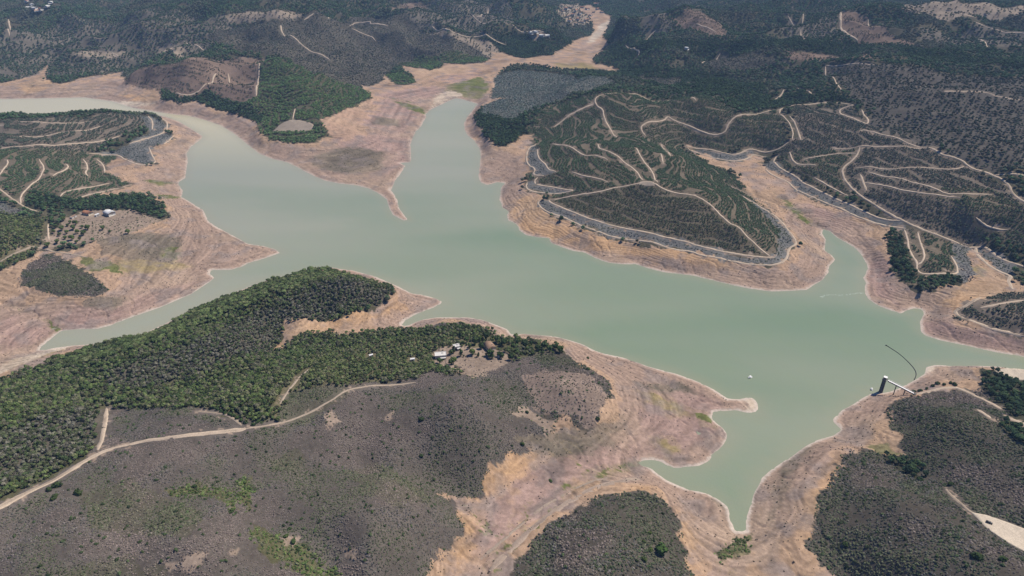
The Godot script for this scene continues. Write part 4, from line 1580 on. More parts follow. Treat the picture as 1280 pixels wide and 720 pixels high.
var LINES := [pts([-1824.5,1882.5, -1421,1929.5, -1408,1979, -1389,2041, -1434,2176.5, -1314,1959, -1249,1920, -1232,1989, -1185,2030.5, -1165.5,2084.5, -1097,1979, -1058.5,1901, -986.5,1855, -927.5,1819.5, -877,1720.5, -823,1697, -792.5,1720.5, -741,1674, -692,1637, -611,1567.5, -580,1541, -548.5,1460.5, -513.5,1403, -455,1376, -400,1386.5, -398,1420, -358.5,1425.5, -335,1454.5, -354,1515.5, -346.5,1609, -368,1652, -342.5,1704.5, -370.5,1794, -416.5,1901, -382,1891.5, -360,1959, -378,2041, -319,1910.5, -282.5,1882.5, -264,1929.5, -288,2009.5, -326,2084.5, -340.5,2188.5, -289.5,2118, -238,2084.5, -214.5,2141, -213.5,2213, -150,2200.5, -88,2213, -71.5,2263.5, -58,2342.5, -32,2356.5, 0,2302.5, 43,2238, 90,2276, 128.5,2276, 152,2370.5, 199.5,2471.5, 229.5,2565, 280.5,2648, 318,2810.5, 332.5,3079.5, 310,3455.5, 370,3571, 396.5,3455.5, 433,3148.5, 360.5,2772.5, 334,2597.5, 333,2471.5, 305.5,2356.5, 270.5,2276, 247.5,2153, 289.5,2118, 316.5,2084.5, 309,2030.5, 268.5,2041, 236.5,2073.5, 144,2107, 49,2153, 0,2141, -35,2052, -52,1979, -44,1901, -55,1819.5, -57,1752.5, -16.5,1760.5, -56,1720.5, -78,1666.5, -90,1595, -71,1490.5, -51,1420, -32.5,1354.5, -13,1360, 8.5,1397.5, 20.5,1443, 48.5,1443, 36,1349.5, 26,1243, 35.5,1212, 21.5,1153.5, 19.5,1122.5, 44,1100, 68.5,1092.5, 42.5,1060.5, 45.5,1030, 64,1004, 88,985, 110,949, 126.5,932, 154,915, 187.5,901.5, 214.5,891, 234,872.5, 262,870, 286,852.5, 321.5,840.5, 352,831, 373.5,835.5, 388.5,857.5, 398,880.5, 418.5,899, 420,929, 424,958, 425.5,997.5, 417,1030, 408,1064, 407.5,1107.5, 411.5,1153.5, 409.5,1212, 386.5,1238.5, 360.5,1324, 362.5,1354.5, 382,1314, 402.5,1270.5, 438.5,1261, 478,1304, 504.5,1289.5, 480,1256.5, 474.5,1220.5, 487,1199, 498.5,1170, 494.5,1111, 509.5,1067.5, 532.5,1026.5, 557,994.5, 579,961, 584.5,952, 561,923.5, 542,888, 524.5,838, 514,792, 520,772.5, 542.5,766.5, 578.5,775, 603.5,788, 620.5,803.5, 641.5,850, 654.5,883, 669.5,888, 661.5,843, 662,803.5, 670,779, 821,711]), pts([670.5,535.5, 553,587.5, 533,593, 515,594.5, 502,590.5, 492,575, 485.5,560, 472.5,558.5, 458.5,562.5, 444.5,560, 425,554.5, 407,551, 390,542, 372,529.5, 368.5,517.5, 363.5,500, 361.5,488.5, 358.5,470.5, 355.5,460, 342,466.5, 333,470.5, 318,469.5, 305,465.5, 290,452, 280.5,440.5, 266.5,423.5, 259.5,414.5, 246.5,397, 237,380.5, 232,365, 233,354, 238,344.5, 239.5,332.5, 228,285.5]), pts([-710.5,535.5, -593.5,561.5, -537.5,576, -522.5,593, -505.5,607.5, -488,626, -470.5,637, -445,643.5, -424.5,658, -407.5,682, -389.5,707.5, -370.5,734, -348.5,758, -333.5,775, -316.5,788, -298.5,799, -275.5,812.5, -250,819, -215.5,810, -186,794.5, -164.5,781.5, -152.5,768.5, -150,746, -170,734, -173.5,713, -193.5,702, -211.5,694.5, -229,689, -256,682, -271,685.5, -266,658, -267.5,642, -267,623, -260,632, -251.5,650, -236.5,661.5, -214,665, -194,658, -181,663, -159.5,671.5, -131,671.5, -113,675, -90.5,685.5, -67,689, -47.5,685.5, -28,671.5, -16.5,656.5, 0,656.5, 18.5,650, 40.5,640, 54,634, 62,621.5, 81.5,593, 97,582, 102,554.5, 100.5,542, 92.5,529.5, 85,511.5, 78,501, 65,500, 50,509, 38.5,508, 38,500, 39,488.5, 35.5,478, 23.5,472.5, 11,469.5, 0,462, -10.5,452, -19.5,444, -21,432.5, -19,423.5, -23.5,417, -33.5,412.5, -47,413.5, -59.5,414.5, -53.5,407.5, -44.5,397, -39.5,384.5, -39,372.5, -43.5,361, -50,350, -57,339.5, -59,329, -65,285.5]), pts([-6,334.5, 1,346.5, 12.5,359, 25.5,379, 39,390.5, 56.5,404, 74,414.5, 91.5,418, 108.5,418, 121.5,414.5, 130,405.5, 134,393, 133.5,376.5, 135.5,365, 135,350, 130.5,329, 119.5,285.5, -13.5,285.5, -10.5,322.5, -6,334.5]), pts([-655,792, -666.5,833.5, -665,867.5, -655,870, -620,847.5, -571.5,810, -534,779, -523,762.5, -529,750, -548,748, -596,760, -637,777, -655,792]), pts([-845.5,740, -755,781.5, -696,819, -684.5,835.5, -679,862.5, -674.5,883, -652.5,875, -628,883, -613.5,909.5, -578.5,934.5, -551.5,982, -545,1004, -566.5,1030, -591,1064, -627,1089, -671.5,1096, -693,1085.5, -712.5,1096, -684.5,1122.5, -670.5,1145.5, -700,1153.5, -728,1165.5, -756.5,1207.5, -780,1261, -796,1314, -773,1299, -726,1261, -694.5,1243, -681,1256.5, -707.5,1294.5, -738.5,1354.5, -720,1376, -716,1420, -737.5,1454.5, -755,1454.5, -762.5,1503, -790,1541, -830,1581, -869,1605.5, -922.5,1598.5, -999.5,1567.5, -1176,1554.5, -1291,1561, -1635.5,1554.5, -845.5,740]), pts([532.5,702, 544.5,715, 579,740, 607.5,754, 635.5,758, 668,760, 808.5,696.5, 710,582, 590,656.5, 570.5,670, 554.5,682, 539.5,689, 532.5,702])]
var MARKS := [-59,495,52, -15,486,45, -99,464,50, -35,457,42, -74,416,20, -94,418,29, -119,420,38, 25,521,14, 8,539,17, -11,558,20, 11,475,26, -132,532,42, -108,434,50, -134,397,50, -77,372,42, -90,364,50, -130,353,54, -187,350,52, -153,331,46, -122,313,42, -199,353,62, -253,348,68, -298,328,74, -339,310,80, -208,310,72, -90,328,50, -58,365,32, -227,429,54, -290,425,58, -338,394,62, -362,365,66, -418,421,62, -413,472,52, -365,502,46, -303,532,42, -229,539,36, -186,591,28, -122,612,24, -74,608,20, -35,620,18, 9,620,18, -424,580,36, -398,596,35, -375,619,34, -351,646,33, -325,673,33, -296,700,34, -266,732,36, -232,756,36, -194,739,32, -295,619,40, -259,670,34, -210,700,32, -327,589,40, 48,545,32, 70,526,27, 31,526,27, -447,377,70, -377,293,85, -521,467,56, 81,375,30, 71,343,32, 56,319,36, 52,274,40, 408,495,42, 419,467,47, 373,475,36, 422,431,52, 358,444,20, 362,419,28, 385,418,38, 290,376,46, 290,405,38, 327,366,48, 356,347,52, 381,325,54, 274,321,50, 304,310,56, 392,376,54, 501,552,26, 459,387,60, 324,263,64, -591,785,24, -987,1443,52, -1087,1441,56, -899,1465,46, -844,1504,30, -1180,1333,44, -916,1268,48, -839,1319,40, -773,1338,26, -840,1099,46, -803,1147,36, -765,1174,26, -800,989,34, -742,1015,26, -682,1018,19, -632,995,18, -615,1039,20, -715,896,36, -691,926,22, -773,852,44, -667,945,20, -973,1026,46, -965,1922,48, -885,1947,60, -781,1973,72, -681,1941,74, -597,1876,70, -502,1825,50, -422,1736,34, -698,1788,52, -533,1710,50, -781,1779,34, -478,1563,30, -650,1635,30, -419,1468,24, -1042,1936,30, -674,2456,120, -734,2277,92, -741,2128,70, -512,2181,84, -402,2091,54, -427,1968,34, -307,2274,44, -535,2426,104, -374,2404,72, -851,2240,74, -542,1987,52, -1200,2193,82, -1374,2184,60, -1545,2218,54, -1004,2128,70, -1244,2067,36, -1090,2419,120, -1362,2529,105, -1832,2886,80, -1887,2683,84, -978,2631,118, -972,2302,88, -1432,2067,36, -1054,2011,36, 105,2330,34, 138,2467,36, 28,2510,42, -119,2712,80, -240,2742,90, -420,2742,104, 32,2901,84, -55,2480,60, 271,3079,30, 378,2240,50, 378,2434,80, 483,2289,90, 563,2340,150, 675,2180,130, 589,2016,90, 476,2002,60, 368,2021,34, 656,1875,95, 509,1853,48, 696,1798,80, 571,1709,60, 672,1616,72, 747,1848,120, 876,1971,140, 110,1916,30, 195,1604,62, 160,1736,48, 273,1571,70, 384,1502,78, 468,1396,70, 397,1397,58, 263,1390,60, 170,1440,46, 91,1548,34, 0,1504,28, 123,1281,44, 189,1207,60, 213,1036,60, 159,1064,38, 302,1182,46, 303,1011,52, 232,965,44, 325,905,38, 300,890,26, 352,872,22, 86,1173,34, 574,1421,80, 693,1387,92, 567,1320,56, 633,1299,70, 674,1286,80, 682,1198,82, 719,1145,80, 737,1053,78, 748,969,80, 549,1187,44, 580,1124,44, 619,1062,46, 652,1006,54, 683,932,58, 606,936,24, 657,914,34, 698,869,36, 577,827,26, 754,1410,104, 875,1490,110, 899,1386,118, 965,1314,120, 806,1262,96, 820,1117,96, 784,997,90, 885,1024,100, 770,848,70, 811,1745,110, 946,1836,132, 955,1653,128, 1187,1908,150, 1106,1605,146, 1192,2126,160, 1421,2053,170, 850,1618,108, 1037,1484,128, 579,704,24, 598,683,26, 637,644,34, -3600,4300,140.1, -3600,4800,172.6, -3600,5300,189.7, -3000,4300,183.9, -3000,4800,188.3, -3000,5300,166.7, -2400,4300,180.6, -2400,4800,150.9, -2400,5300,120.5, -1800,4300,134.9, -1800,4800,112.2, -1800,5300,115.2, -1200,4300,110.1, -1200,4800,126, -1200,5300,158.2, -600,4300,140.8, -600,4800,173.1, -600,5300,189.8, 0,4300,184.2, 0,4800,188.1, 0,5300,166.1, 600,4300,180.2, 600,4800,150.2, 600,5300,120.1, 1200,4300,134.2, 1200,4800,112, 1200,5300,115.6, 1800,4300,110.2, 1800,4800,126.6, 1800,5300,158.9, 2400,4300,141.4, 2400,4800,173.7, 2400,5300,189.8, 3000,4300,184.6, 3000,4800,187.9, 3000,5300,165.5, 3600,4300,179.7, 3600,4800,149.5, 3600,5300,119.6, -1500,500,90, -1800,900,100, -2200,1400,110, -2800,2200,130, -3300,3200,140, -900,250,80, 1500,500,90, 1800,900,100, 2200,1400,110, 2800,2200,130, 3300,3200,140, 900,250,80]
var SHORE_BELT := pts([-1824.5,1882.5, -1421,1929.5, -1408,1979, -1389,2041, -1434,2176.5, -1314,1959, -1249,1920, -1232,1989, -1185,2030.5, -1165.5,2084.5, -1097,1979, -1058.5,1901, -986.5,1855, -927.5,1819.5, -877,1720.5, -823,1697, -792.5,1720.5, -741,1674, -692,1637, -611,1567.5, -580,1541, -548.5,1460.5, -513.5,1403, -455,1376, -400,1386.5, -398,1420, -358.5,1425.5, -335,1454.5, -354,1515.5, -346.5,1609, -368,1652, -342.5,1704.5, -370.5,1794, -416.5,1901, -382,1891.5, -360,1959, -378,2041, -319,1910.5, -282.5,1882.5, -264,1929.5, -288,2009.5, -326,2084.5, -340.5,2188.5, -289.5,2118, -238,2084.5, -214.5,2141, -213.5,2213, -150,2200.5, -88,2213, -71.5,2263.5, -58,2342.5, -32,2356.5, 0,2302.5, 43,2238, 90,2276, 128.5,2276, 152,2370.5, 199.5,2471.5, 229.5,2565, 280.5,2648, 318,2810.5, 332.5,3079.5, 310,3455.5, 370,3571, 396.5,3455.5, 433,3148.5, 360.5,2772.5, 334,2597.5, 333,2471.5, 305.5,2356.5, 270.5,2276, 247.5,2153, 289.5,2118, 316.5,2084.5, 309,2030.5, 268.5,2041, 236.5,2073.5, 144,2107, 49,2153, 0,2141, -35,2052, -52,1979, -44,1901, -55,1819.5, -57,1752.5, -16.5,1760.5, -56,1720.5, -78,1666.5, -90,1595, -71,1490.5, -51,1420, -32.5,1354.5, -13,1360, 8.5,1397.5, 20.5,1443, 48.5,1443, 36,1349.5, 26,1243, 35.5,1212, 21.5,1153.5, 19.5,1122.5, 44,1100, 68.5,1092.5, 42.5,1060.5, 45.5,1030, 64,1004, 88,985, 110,949, 126.5,932, 154,915, 187.5,901.5, 214.5,891, 234,872.5, 262,870, 286,852.5, 321.5,840.5, 352,831, 373.5,835.5, 388.5,857.5, 398,880.5, 418.5,899, 420,929, 424,958, 425.5,997.5, 417,1030, 408,1064, 407.5,1107.5, 411.5,1153.5, 409.5,1212, 386.5,1238.5, 360.5,1324, 362.5,1354.5, 382,1314, 402.5,1270.5, 438.5,1261, 478,1304, 504.5,1289.5, 480,1256.5, 474.5,1220.5, 487,1199, 498.5,1170, 494.5,1111, 509.5,1067.5, 532.5,1026.5, 557,994.5, 579,961, 584.5,952, 561,923.5, 542,888, 524.5,838, 514,792, 520,772.5, 542.5,766.5, 578.5,775, 603.5,788, 620.5,803.5, 641.5,850, 654.5,883, 669.5,888, 661.5,843, 662,803.5, 670,779, 821,711, 670.5,535.5, 553,587.5, 533,593, 515,594.5, 502,590.5, 492,575, 485.5,560, 472.5,558.5, 458.5,562.5, 444.5,560, 425,554.5, 407,551, 390,542, 372,529.5, 368.5,517.5, 363.5,500, 361.5,488.5, 358.5,470.5, 355.5,460, 342,466.5, 333,470.5, 318,469.5, 305,465.5, 290,452, 280.5,440.5, 266.5,423.5, 259.5,414.5, 246.5,397, 237,380.5, 232,365, 233,354, 238,344.5, 239.5,332.5, 228,285.5, -65,285.5, -59,329, -57,339.5, -50,350, -43.5,361, -39,372.5, -39.5,384.5, -44.5,397, -53.5,407.5, -59.5,414.5, -47,413.5, -33.5,412.5, -23.5,417, -19,423.5, -21,432.5, -19.5,444, -10.5,452, 0,462, 11,469.5, 23.5,472.5, 35.5,478, 39,488.5, 38,500, 38.5,508, 50,509, 65,500, 78,501, 85,511.5, 92.5,529.5, 100.5,542, 102,554.5, 97,582, 81.5,593, 62,621.5, 54,634, 40.5,640, 18.5,650, 0,656.5, -16.5,656.5, -28,671.5, -47.5,685.5, -67,689, -90.5,685.5, -113,675, -131,671.5, -159.5,671.5, -181,663, -194,658, -214,665, -236.5,661.5, -251.5,650, -260,632, -267,623, -267.5,642, -266,658, -271,685.5, -256,682, -229,689, -211.5,694.5, -193.5,702, -173.5,713, -170,734, -150,746, -152.5,768.5, -164.5,781.5, -186,794.5, -215.5,810, -250,819, -275.5,812.5, -298.5,799, -316.5,788, -333.5,775, -348.5,758, -370.5,734, -389.5,707.5, -407.5,682, -424.5,658, -445,643.5, -470.5,637, -488,626, -505.5,607.5, -522.5,593, -537.5,576, -593.5,561.5, -710.5,535.5])
var ISLANDS := [pts([-6,334.5, 1,346.5, 12.5,359, 25.5,379, 39,390.5, 56.5,404, 74,414.5, 91.5,418, 108.5,418, 121.5,414.5, 130,405.5, 134,393, 133.5,376.5, 135.5,365, 135,350, 130.5,329, 119.5,285.5, -13.5,285.5, -10.5,322.5]), pts([-655,792, -666.5,833.5, -665,867.5, -655,870, -620,847.5, -571.5,810, -534,779, -523,762.5, -529,750, -548,748, -596,760, -637,777]), pts([-845.5,740, -755,781.5, -696,819, -684.5,835.5, -679,862.5, -674.5,883, -652.5,875, -628,883, -613.5,909.5, -578.5,934.5, -551.5,982, -545,1004, -566.5,1030, -591,1064, -627,1089, -671.5,1096, -693,1085.5, -712.5,1096, -684.5,1122.5, -670.5,1145.5, -700,1153.5, -728,1165.5, -756.5,1207.5, -780,1261, -796,1314, -773,1299, -726,1261, -694.5,1243, -681,1256.5, -707.5,1294.5, -738.5,1354.5, -720,1376, -716,1420, -737.5,1454.5, -755,1454.5, -762.5,1503, -790,1541, -830,1581, -869,1605.5, -922.5,1598.5, -999.5,1567.5, -1176,1554.5, -1291,1561, -1635.5,1554.5]), pts([532.5,702, 544.5,715, 579,740, 607.5,754, 635.5,758, 668,760, 808.5,696.5, 710,582, 590,656.5, 570.5,670, 554.5,682, 539.5,689])]
var ZONES_BEFORE := [
	["green", [-441.5,337.5, -364,347, -355,382.5, -345,407, -343.5,425, -381,499.5, -381,506.5, -287,480, -259,473, -236,459.5, -216,459.5, -199.5,472.5, -176.5,495.5, -160.5,521, -133,535, -96,549.5, -78,569.5, -64,549, -33.5,576.5, -13,592.5, 17.5,613, 53.5,627.5, 67.5,631.5, 56.5,668, -19,686, -131,672, -192.5,697.5, -152,759, -174,812, -246.5,844, -273,805.5, -363,791, -486.5,634, -647,556]],
	["woodgrey", [-409,552, -382.5,582.5, -338,615.5, -304,692, -238,738, -195,766, -154,759.5, -169.5,730.5, -229.5,691, -273.5,679.5, -267.5,627, -313,552, -379.5,525.5]],
	["woodgrey", [-444,408.5, -423,457, -405,492.5, -381,499.5, -344.5,433.5, -362.5,393, -389,336]],
	["ridgepine", [-508.5,611.5, -474.5,642, -436,676, -386,701.5, -358,779, -307,821, -250.5,821, -222,834.5, -185.5,816.5, -193.5,780.5, -231.5,788.5, -258.5,740, -299,708, -336,676, -369,644, -387.5,608.5, -409,585, -444,583, -481.5,583.5]],
	["bright", [-230,546, -211,618.5, -110.5,656.5, -37.5,667.5, 0,637.5, -70.5,620.5, -89.5,562.5, -147.5,531, -178,501.5, -210.5,463.5]],
	["greenscrub", [-186,345, -171,336.5, -149.5,330, -134.5,322.5, -115,309.5, -131,306.5, -152,308.5, -171.5,314.5, -183,327.5]],
	["greenscrub", [-260.5,370, -243.5,378.5, -215,380, -203,358.5, -205.5,350.5, -217.5,366, -252,363.5]],
	["greenscrub", [-216.5,401, -207,391, -194,368.5, -195,355, -207,369.5]],
	["yard", [-89.5,615.5, -72,635.5, -35.5,630, 0,618.5, 0,599, -21,579, -40,549, -56,567.5, -83,588]],
	["yard", [0,504, 12,526, 25,520.5, 38.5,508.5, 36.5,494, 23,502]],
	["yard", [48,548, 71,573, 80,543.5, 58.5,527]],
	["yard", [-224,296.5, -215.5,299.5, -212.5,295.5, -218.5,292]],
	["yard", [-211.5,299, -205,303, -196.5,299.5, -201,294.5, -207,294]],
	["yard", [-163,338, -157,342, -150,337, -152.5,329.5, -159,329.5]],
	["yard", [-121.5,325.5, -115,328, -108.5,323, -111,317, -118,319.5]],
	["yard", [-188,316, -183.5,322, -179.5,312, -184,308]],
	["yard", [-168,473.5, -161,484.5, -153,470, -160.5,463]],
	["yard", [-118.5,485, -109.5,493, -104,477.5, -112.5,476]],
	["scrubgreen", [-138,413, -115.5,431, -86.5,414.5, -62,399, -84.5,367, -115,371.5]],
	["scrubgreen", [-294.5,286.5, -275,297, -253,304.5, -220.5,293.5, -217,284.5, -291,279.5]],
	["scrubgreen", [-200,418, -182,434, -172,419.5, -186,403]],
	["scrubgreen", [-291,378.5, -222.5,345.5, -215,317, -287,328, -321,358.5]],
	["scrubgreen", [-210.5,509.5, -167.5,520.5, -150.5,509.5, -183,464, -206,460]],
	["sparse", [8.5,571.5, 42,582.5, 84,579.5, 101,543.5, 80.5,504.5, 46,509, 25,527]],
	["pine", [-704.5,2007.5, -669.5,2007, -515,1876.5, -433.5,1881, -353.5,1791.5, -319.5,1707.5, -332.5,1562, -323,1416, -390.5,1343.5, -516,1379.5, -631,1569.5, -680,1658, -627,1686.5, -666.5,1814]],
	["dotted", [-2029,2150, -1668,2339.5, -1610.5,2616.5, -1249.5,2597.5, -920.5,2379.5, -888.5,2178.5, -958.5,2063.5, -1130.5,2059.5, -1265,2007.5, -1453,1976, -1776,1830]],
	["dotted", [-456,2981, -138.5,3178.5, 0,2806.5, 0,2523, -108,2420, -281,2535.5, -398,2585]],
	["clearcut", [-1119.5,2012.5, -957,1911.5, -852,1981, -705,2009.5, -701.5,1937, -627,1686.5, -664.5,1673, -713.5,1697.5, -749.5,1748, -829,1714, -902.5,1765, -1059,1892]],
	["clearcut", [509,2308.5, 590.5,2346, 645,2296, 635.5,2111.5, 592.5,2128, 557,2181]],
	["clearcut", [965,2147.5, 1016.5,2074.5, 1005.5,1925.5, 1026,1813, 996.5,1772.5, 929,1923.5, 914,1992]],
	["clearcut", [729,1876, 839,1858.5, 863.5,1698.5, 843,1653, 779,1809, 720,1843]],
	["clearcut", [-490,2803.5, -438,3093, -348.5,3037.5, -364,2658.5, -461.5,2811.5]],
	["darkforest", [-922.5,1825.5, -833.5,1726, -767.5,1754, -664.5,1673, -574,1569.5, -568,1493, -684,1611.5, -792,1692, -875.5,1716.5]],
	["heath", [-955.5,2331, -776,2347, -662,2415.5, -506.5,2707.5, -340.5,2568, -215.5,2420, -74.5,2367, -49.5,2186.5, -350,2201, -367,1868.5, -495,1839.5, -671.5,2013, -782.5,2041.5, -929,2200]],
	["pine", [-343,2202.5, -309,2276.5, -242.5,2257.5, -213,2205, -236,2066.5, -297,2082.5]],
	["pine", [-242.5,2257.5, -169,2305, -104.5,2315, -63,2225, -200,2202]],
	["pine", [-372,2003.5, -331,2068, -266.5,1949, -290.5,1863.5]],
	["pale", [-1341,2160.5, -1339,2244, -1280,2226.5, -1238,2244, -1210.5,2235, -1245,2202, -1286.5,2145]],
	["pale", [-1132,2267, -1075,2258, -972,2115.5, -975.5,2064, -1053.5,2146]],
	["pale", [-947.5,2401, -886,2451, -696,2441, -696,2386.5, -776,2347, -892.5,2375, -934,2385]],
	["pale", [1468,2805, 1293,2120, 1540,2173.5, 1545.5,2062.5, 1387,2033.5, 1239,2010.5, 1129,2016.5, 1106.5,2064]],
	["pale", [227,3467.5, 320.5,3587, 346,3325, 316.5,2920.5, 233,2807.5, 174,2887]],
	["darkforest", [-107.5,2404.5, 0,2475, 109.5,2471, 231,2588, 219,2436.5, 99,2178.5, 0,2189.5]],
	["darkforest", [-96,1632.5, -59.5,1701, 0,1626.5, 35,1457.5, 0,1375.5, -32.5,1334.5, -70,1468.5]],
	["darkforest", [0,2124, 144.5,2110.5, 287.5,1792, 413,1623.5, 507,1439.5, 632,1463, 710.5,1415.5, 714,1463, 589.5,1586, 466,1843.5, 328.5,2056.5, 296.5,1993.5]],
	["darkforest", [712,1992, 941.5,1913.5, 1042,1715.5, 1122,1545, 1107.5,1467.5, 983,1605.5, 905.5,1826, 685,1905.5]],  # dark band of trees drawn in to stand for shaded relief
	["darkforest", [319,2366, 447,2105, 611.5,2107.5, 709,1980.5, 683,1897.5, 601,2060, 433,2027, 297.5,2192]],
	["darkforest", [103,2003, 178,1941, 168.5,1719, 105.5,1827]],
	["darkforest", [420,1939.5, 552,1857, 611,1654.5, 577.5,1606.5, 460.5,1666.5]],
	["heath", [-82,1757.5, 0,1908.5, 21.5,1868, -47,1595]],
	["heath", [598.5,2043.5, 676.5,1873, 725.5,1825, 605,1825.5, 524,1919]],
	["heath", [303,1888.5, 448,1858.5, 438,1651.5, 329.5,1791.5]],
	["dotted", [885,2336, 947.5,2128.5, 894.5,1967.5, 784.5,1953, 771,2073]],
	["dotted", [1078.5,1908, 1258.5,1963.5, 1362,1852, 1288.5,1733, 1158,1842.5, 1053,1848.5]],
	["dotted", [534,3035.5, 496.5,2314, 500.5,2251.5, 406.5,2281.5]],
	["pale", [-311,2551.5, -216.5,2438.5, -135,2415.5, -53.5,2384.5, -21,2302.5, -72,2277, -106,2354.5, -159.5,2372, -245,2442]],
	["darkforest", [503.5,591.5, 518.5,598.5, 513.5,578.5, 519.5,566.5, 532.5,560, 439,428, 427.5,441, 435.5,470.5, 457.5,488.5, 471,521.5, 482.5,548.5, 485.5,561]],
	["darkforest", [334.5,472, 342.5,467, 353,457.5, 357.5,433, 345.5,423, 339,446]],
	["yard", [55,2468, 109.5,2463, 136.5,2449.5, 76,2420.5]],
	["sparsetree", [766.5,1725, 850.5,1627, 1055.5,1435.5, 1178.5,1293, 922.5,956.5, 751,1019, 733,1077, 718.5,1146, 673,1272, 713,1348.5, 710.5,1415.5, 721.5,1482]],
	["nethill", [-46,2015.5, 23.5,2073.5, 139.5,2031, 258.5,1725.5, 193.5,1668, 95.5,1634, 0,1516, -75.5,1604.5, -72,1763.5]],
	["plant", [99,1630, 189.5,1554.5, 402.5,1574, 471.5,1404.5, 560,1425, 538.5,1298, 505,1303.5, 461,1316.5, 415.5,1322, 360,1359.5, 339.5,1340, 373,1277, 405,1223, 415.5,1110.5, 431,994, 414.5,914, 376.5,840, 293,858.5, 188.5,909, 100.5,986.5, 52.5,1036, 68,1087.5, 29,1165.5, 56,1329.5, 35,1457.5]],
	["plantlow", [67,1066.5, 206.5,1041, 294,975.5, 356.5,865, 296,871.5, 169.5,944.5, 96.5,1015]],
	["brownrow", [585,1448.5, 693.5,1412, 681.5,1291.5, 716,1141.5, 748.5,959, 837,866.5, 786,778, 683.5,891, 643.5,902.5, 603.5,931, 569.5,1046, 528,1120.5, 508.5,1267.5, 538.5,1298, 562.5,1306.5]],
	["plant", [528,1264.5, 593.5,1228, 627.5,1196.5, 580,1141, 567.5,1073.5, 540,1082, 514.5,1158, 503,1229]],
	["plant", [589.5,936, 643.5,902.5, 648.5,877.5, 595,800.5, 561,771, 517,785.5, 544.5,889, 571.5,934]],
	["plant", [638,1002.5, 729.5,977.5, 742,918, 714,861.5, 685.5,897, 669.5,924.5]],
	["darkforest", [575,940, 579.5,910.5, 552,838.5, 539,800, 519,790.5, 533,860.5, 556,917]],
	["darkforest", [539,789.5, 592,800, 602.5,788.5, 575.5,770, 530,770.5]],
	["net", [41.5,1062.5, 52,1026, 94.5,986, 144,928.5, 216,899, 267.5,860, 328,842, 369.5,835, 387,854.5, 399,886.5, 418.5,902, 424,975, 408,1043.5, 394.5,1087.5, 400,1000, 404.5,937.5, 374.5,868, 358,852, 310.5,862.5, 247.5,901.5, 169.5,942.5, 96,1010.5, 66,1048, 61.5,1068]],
	["net", [50,1379.5, 31,1342, 26,1249, 40,1209, 36.5,1179.5, 71,1156, 78.5,1163, 65.5,1187.5, 62.5,1220.5, 49.5,1269.5, 51,1320.5]],
	["net", [27,1155, 24,1125, 84.5,1092, 108.5,1074.5, 79,1115.5, 45,1135, 38.5,1159.5]],
	["net", [354,1354, 413,1312.5, 435,1294, 453,1303.5, 472,1316.5, 477.5,1304, 465,1288.5, 439.5,1265, 406.5,1274.5, 380.5,1306.5]],
	["net", [501,1262.5, 497,1209.5, 511,1168.5, 513,1133, 534.5,1066.5, 565.5,1002, 595,961.5, 591.5,936.5, 579.5,962.5, 539.5,1012.5, 505,1091, 492,1122.5, 496,1162.5, 473,1202.5, 480.5,1248.5]],
	["net", [645,900.5, 666.5,888, 621.5,803, 593,781.5, 595,800.5, 612.5,832.5]],
	["net", [674,888, 685,876, 684.5,817.5, 669,802.5, 656.5,835]]
]
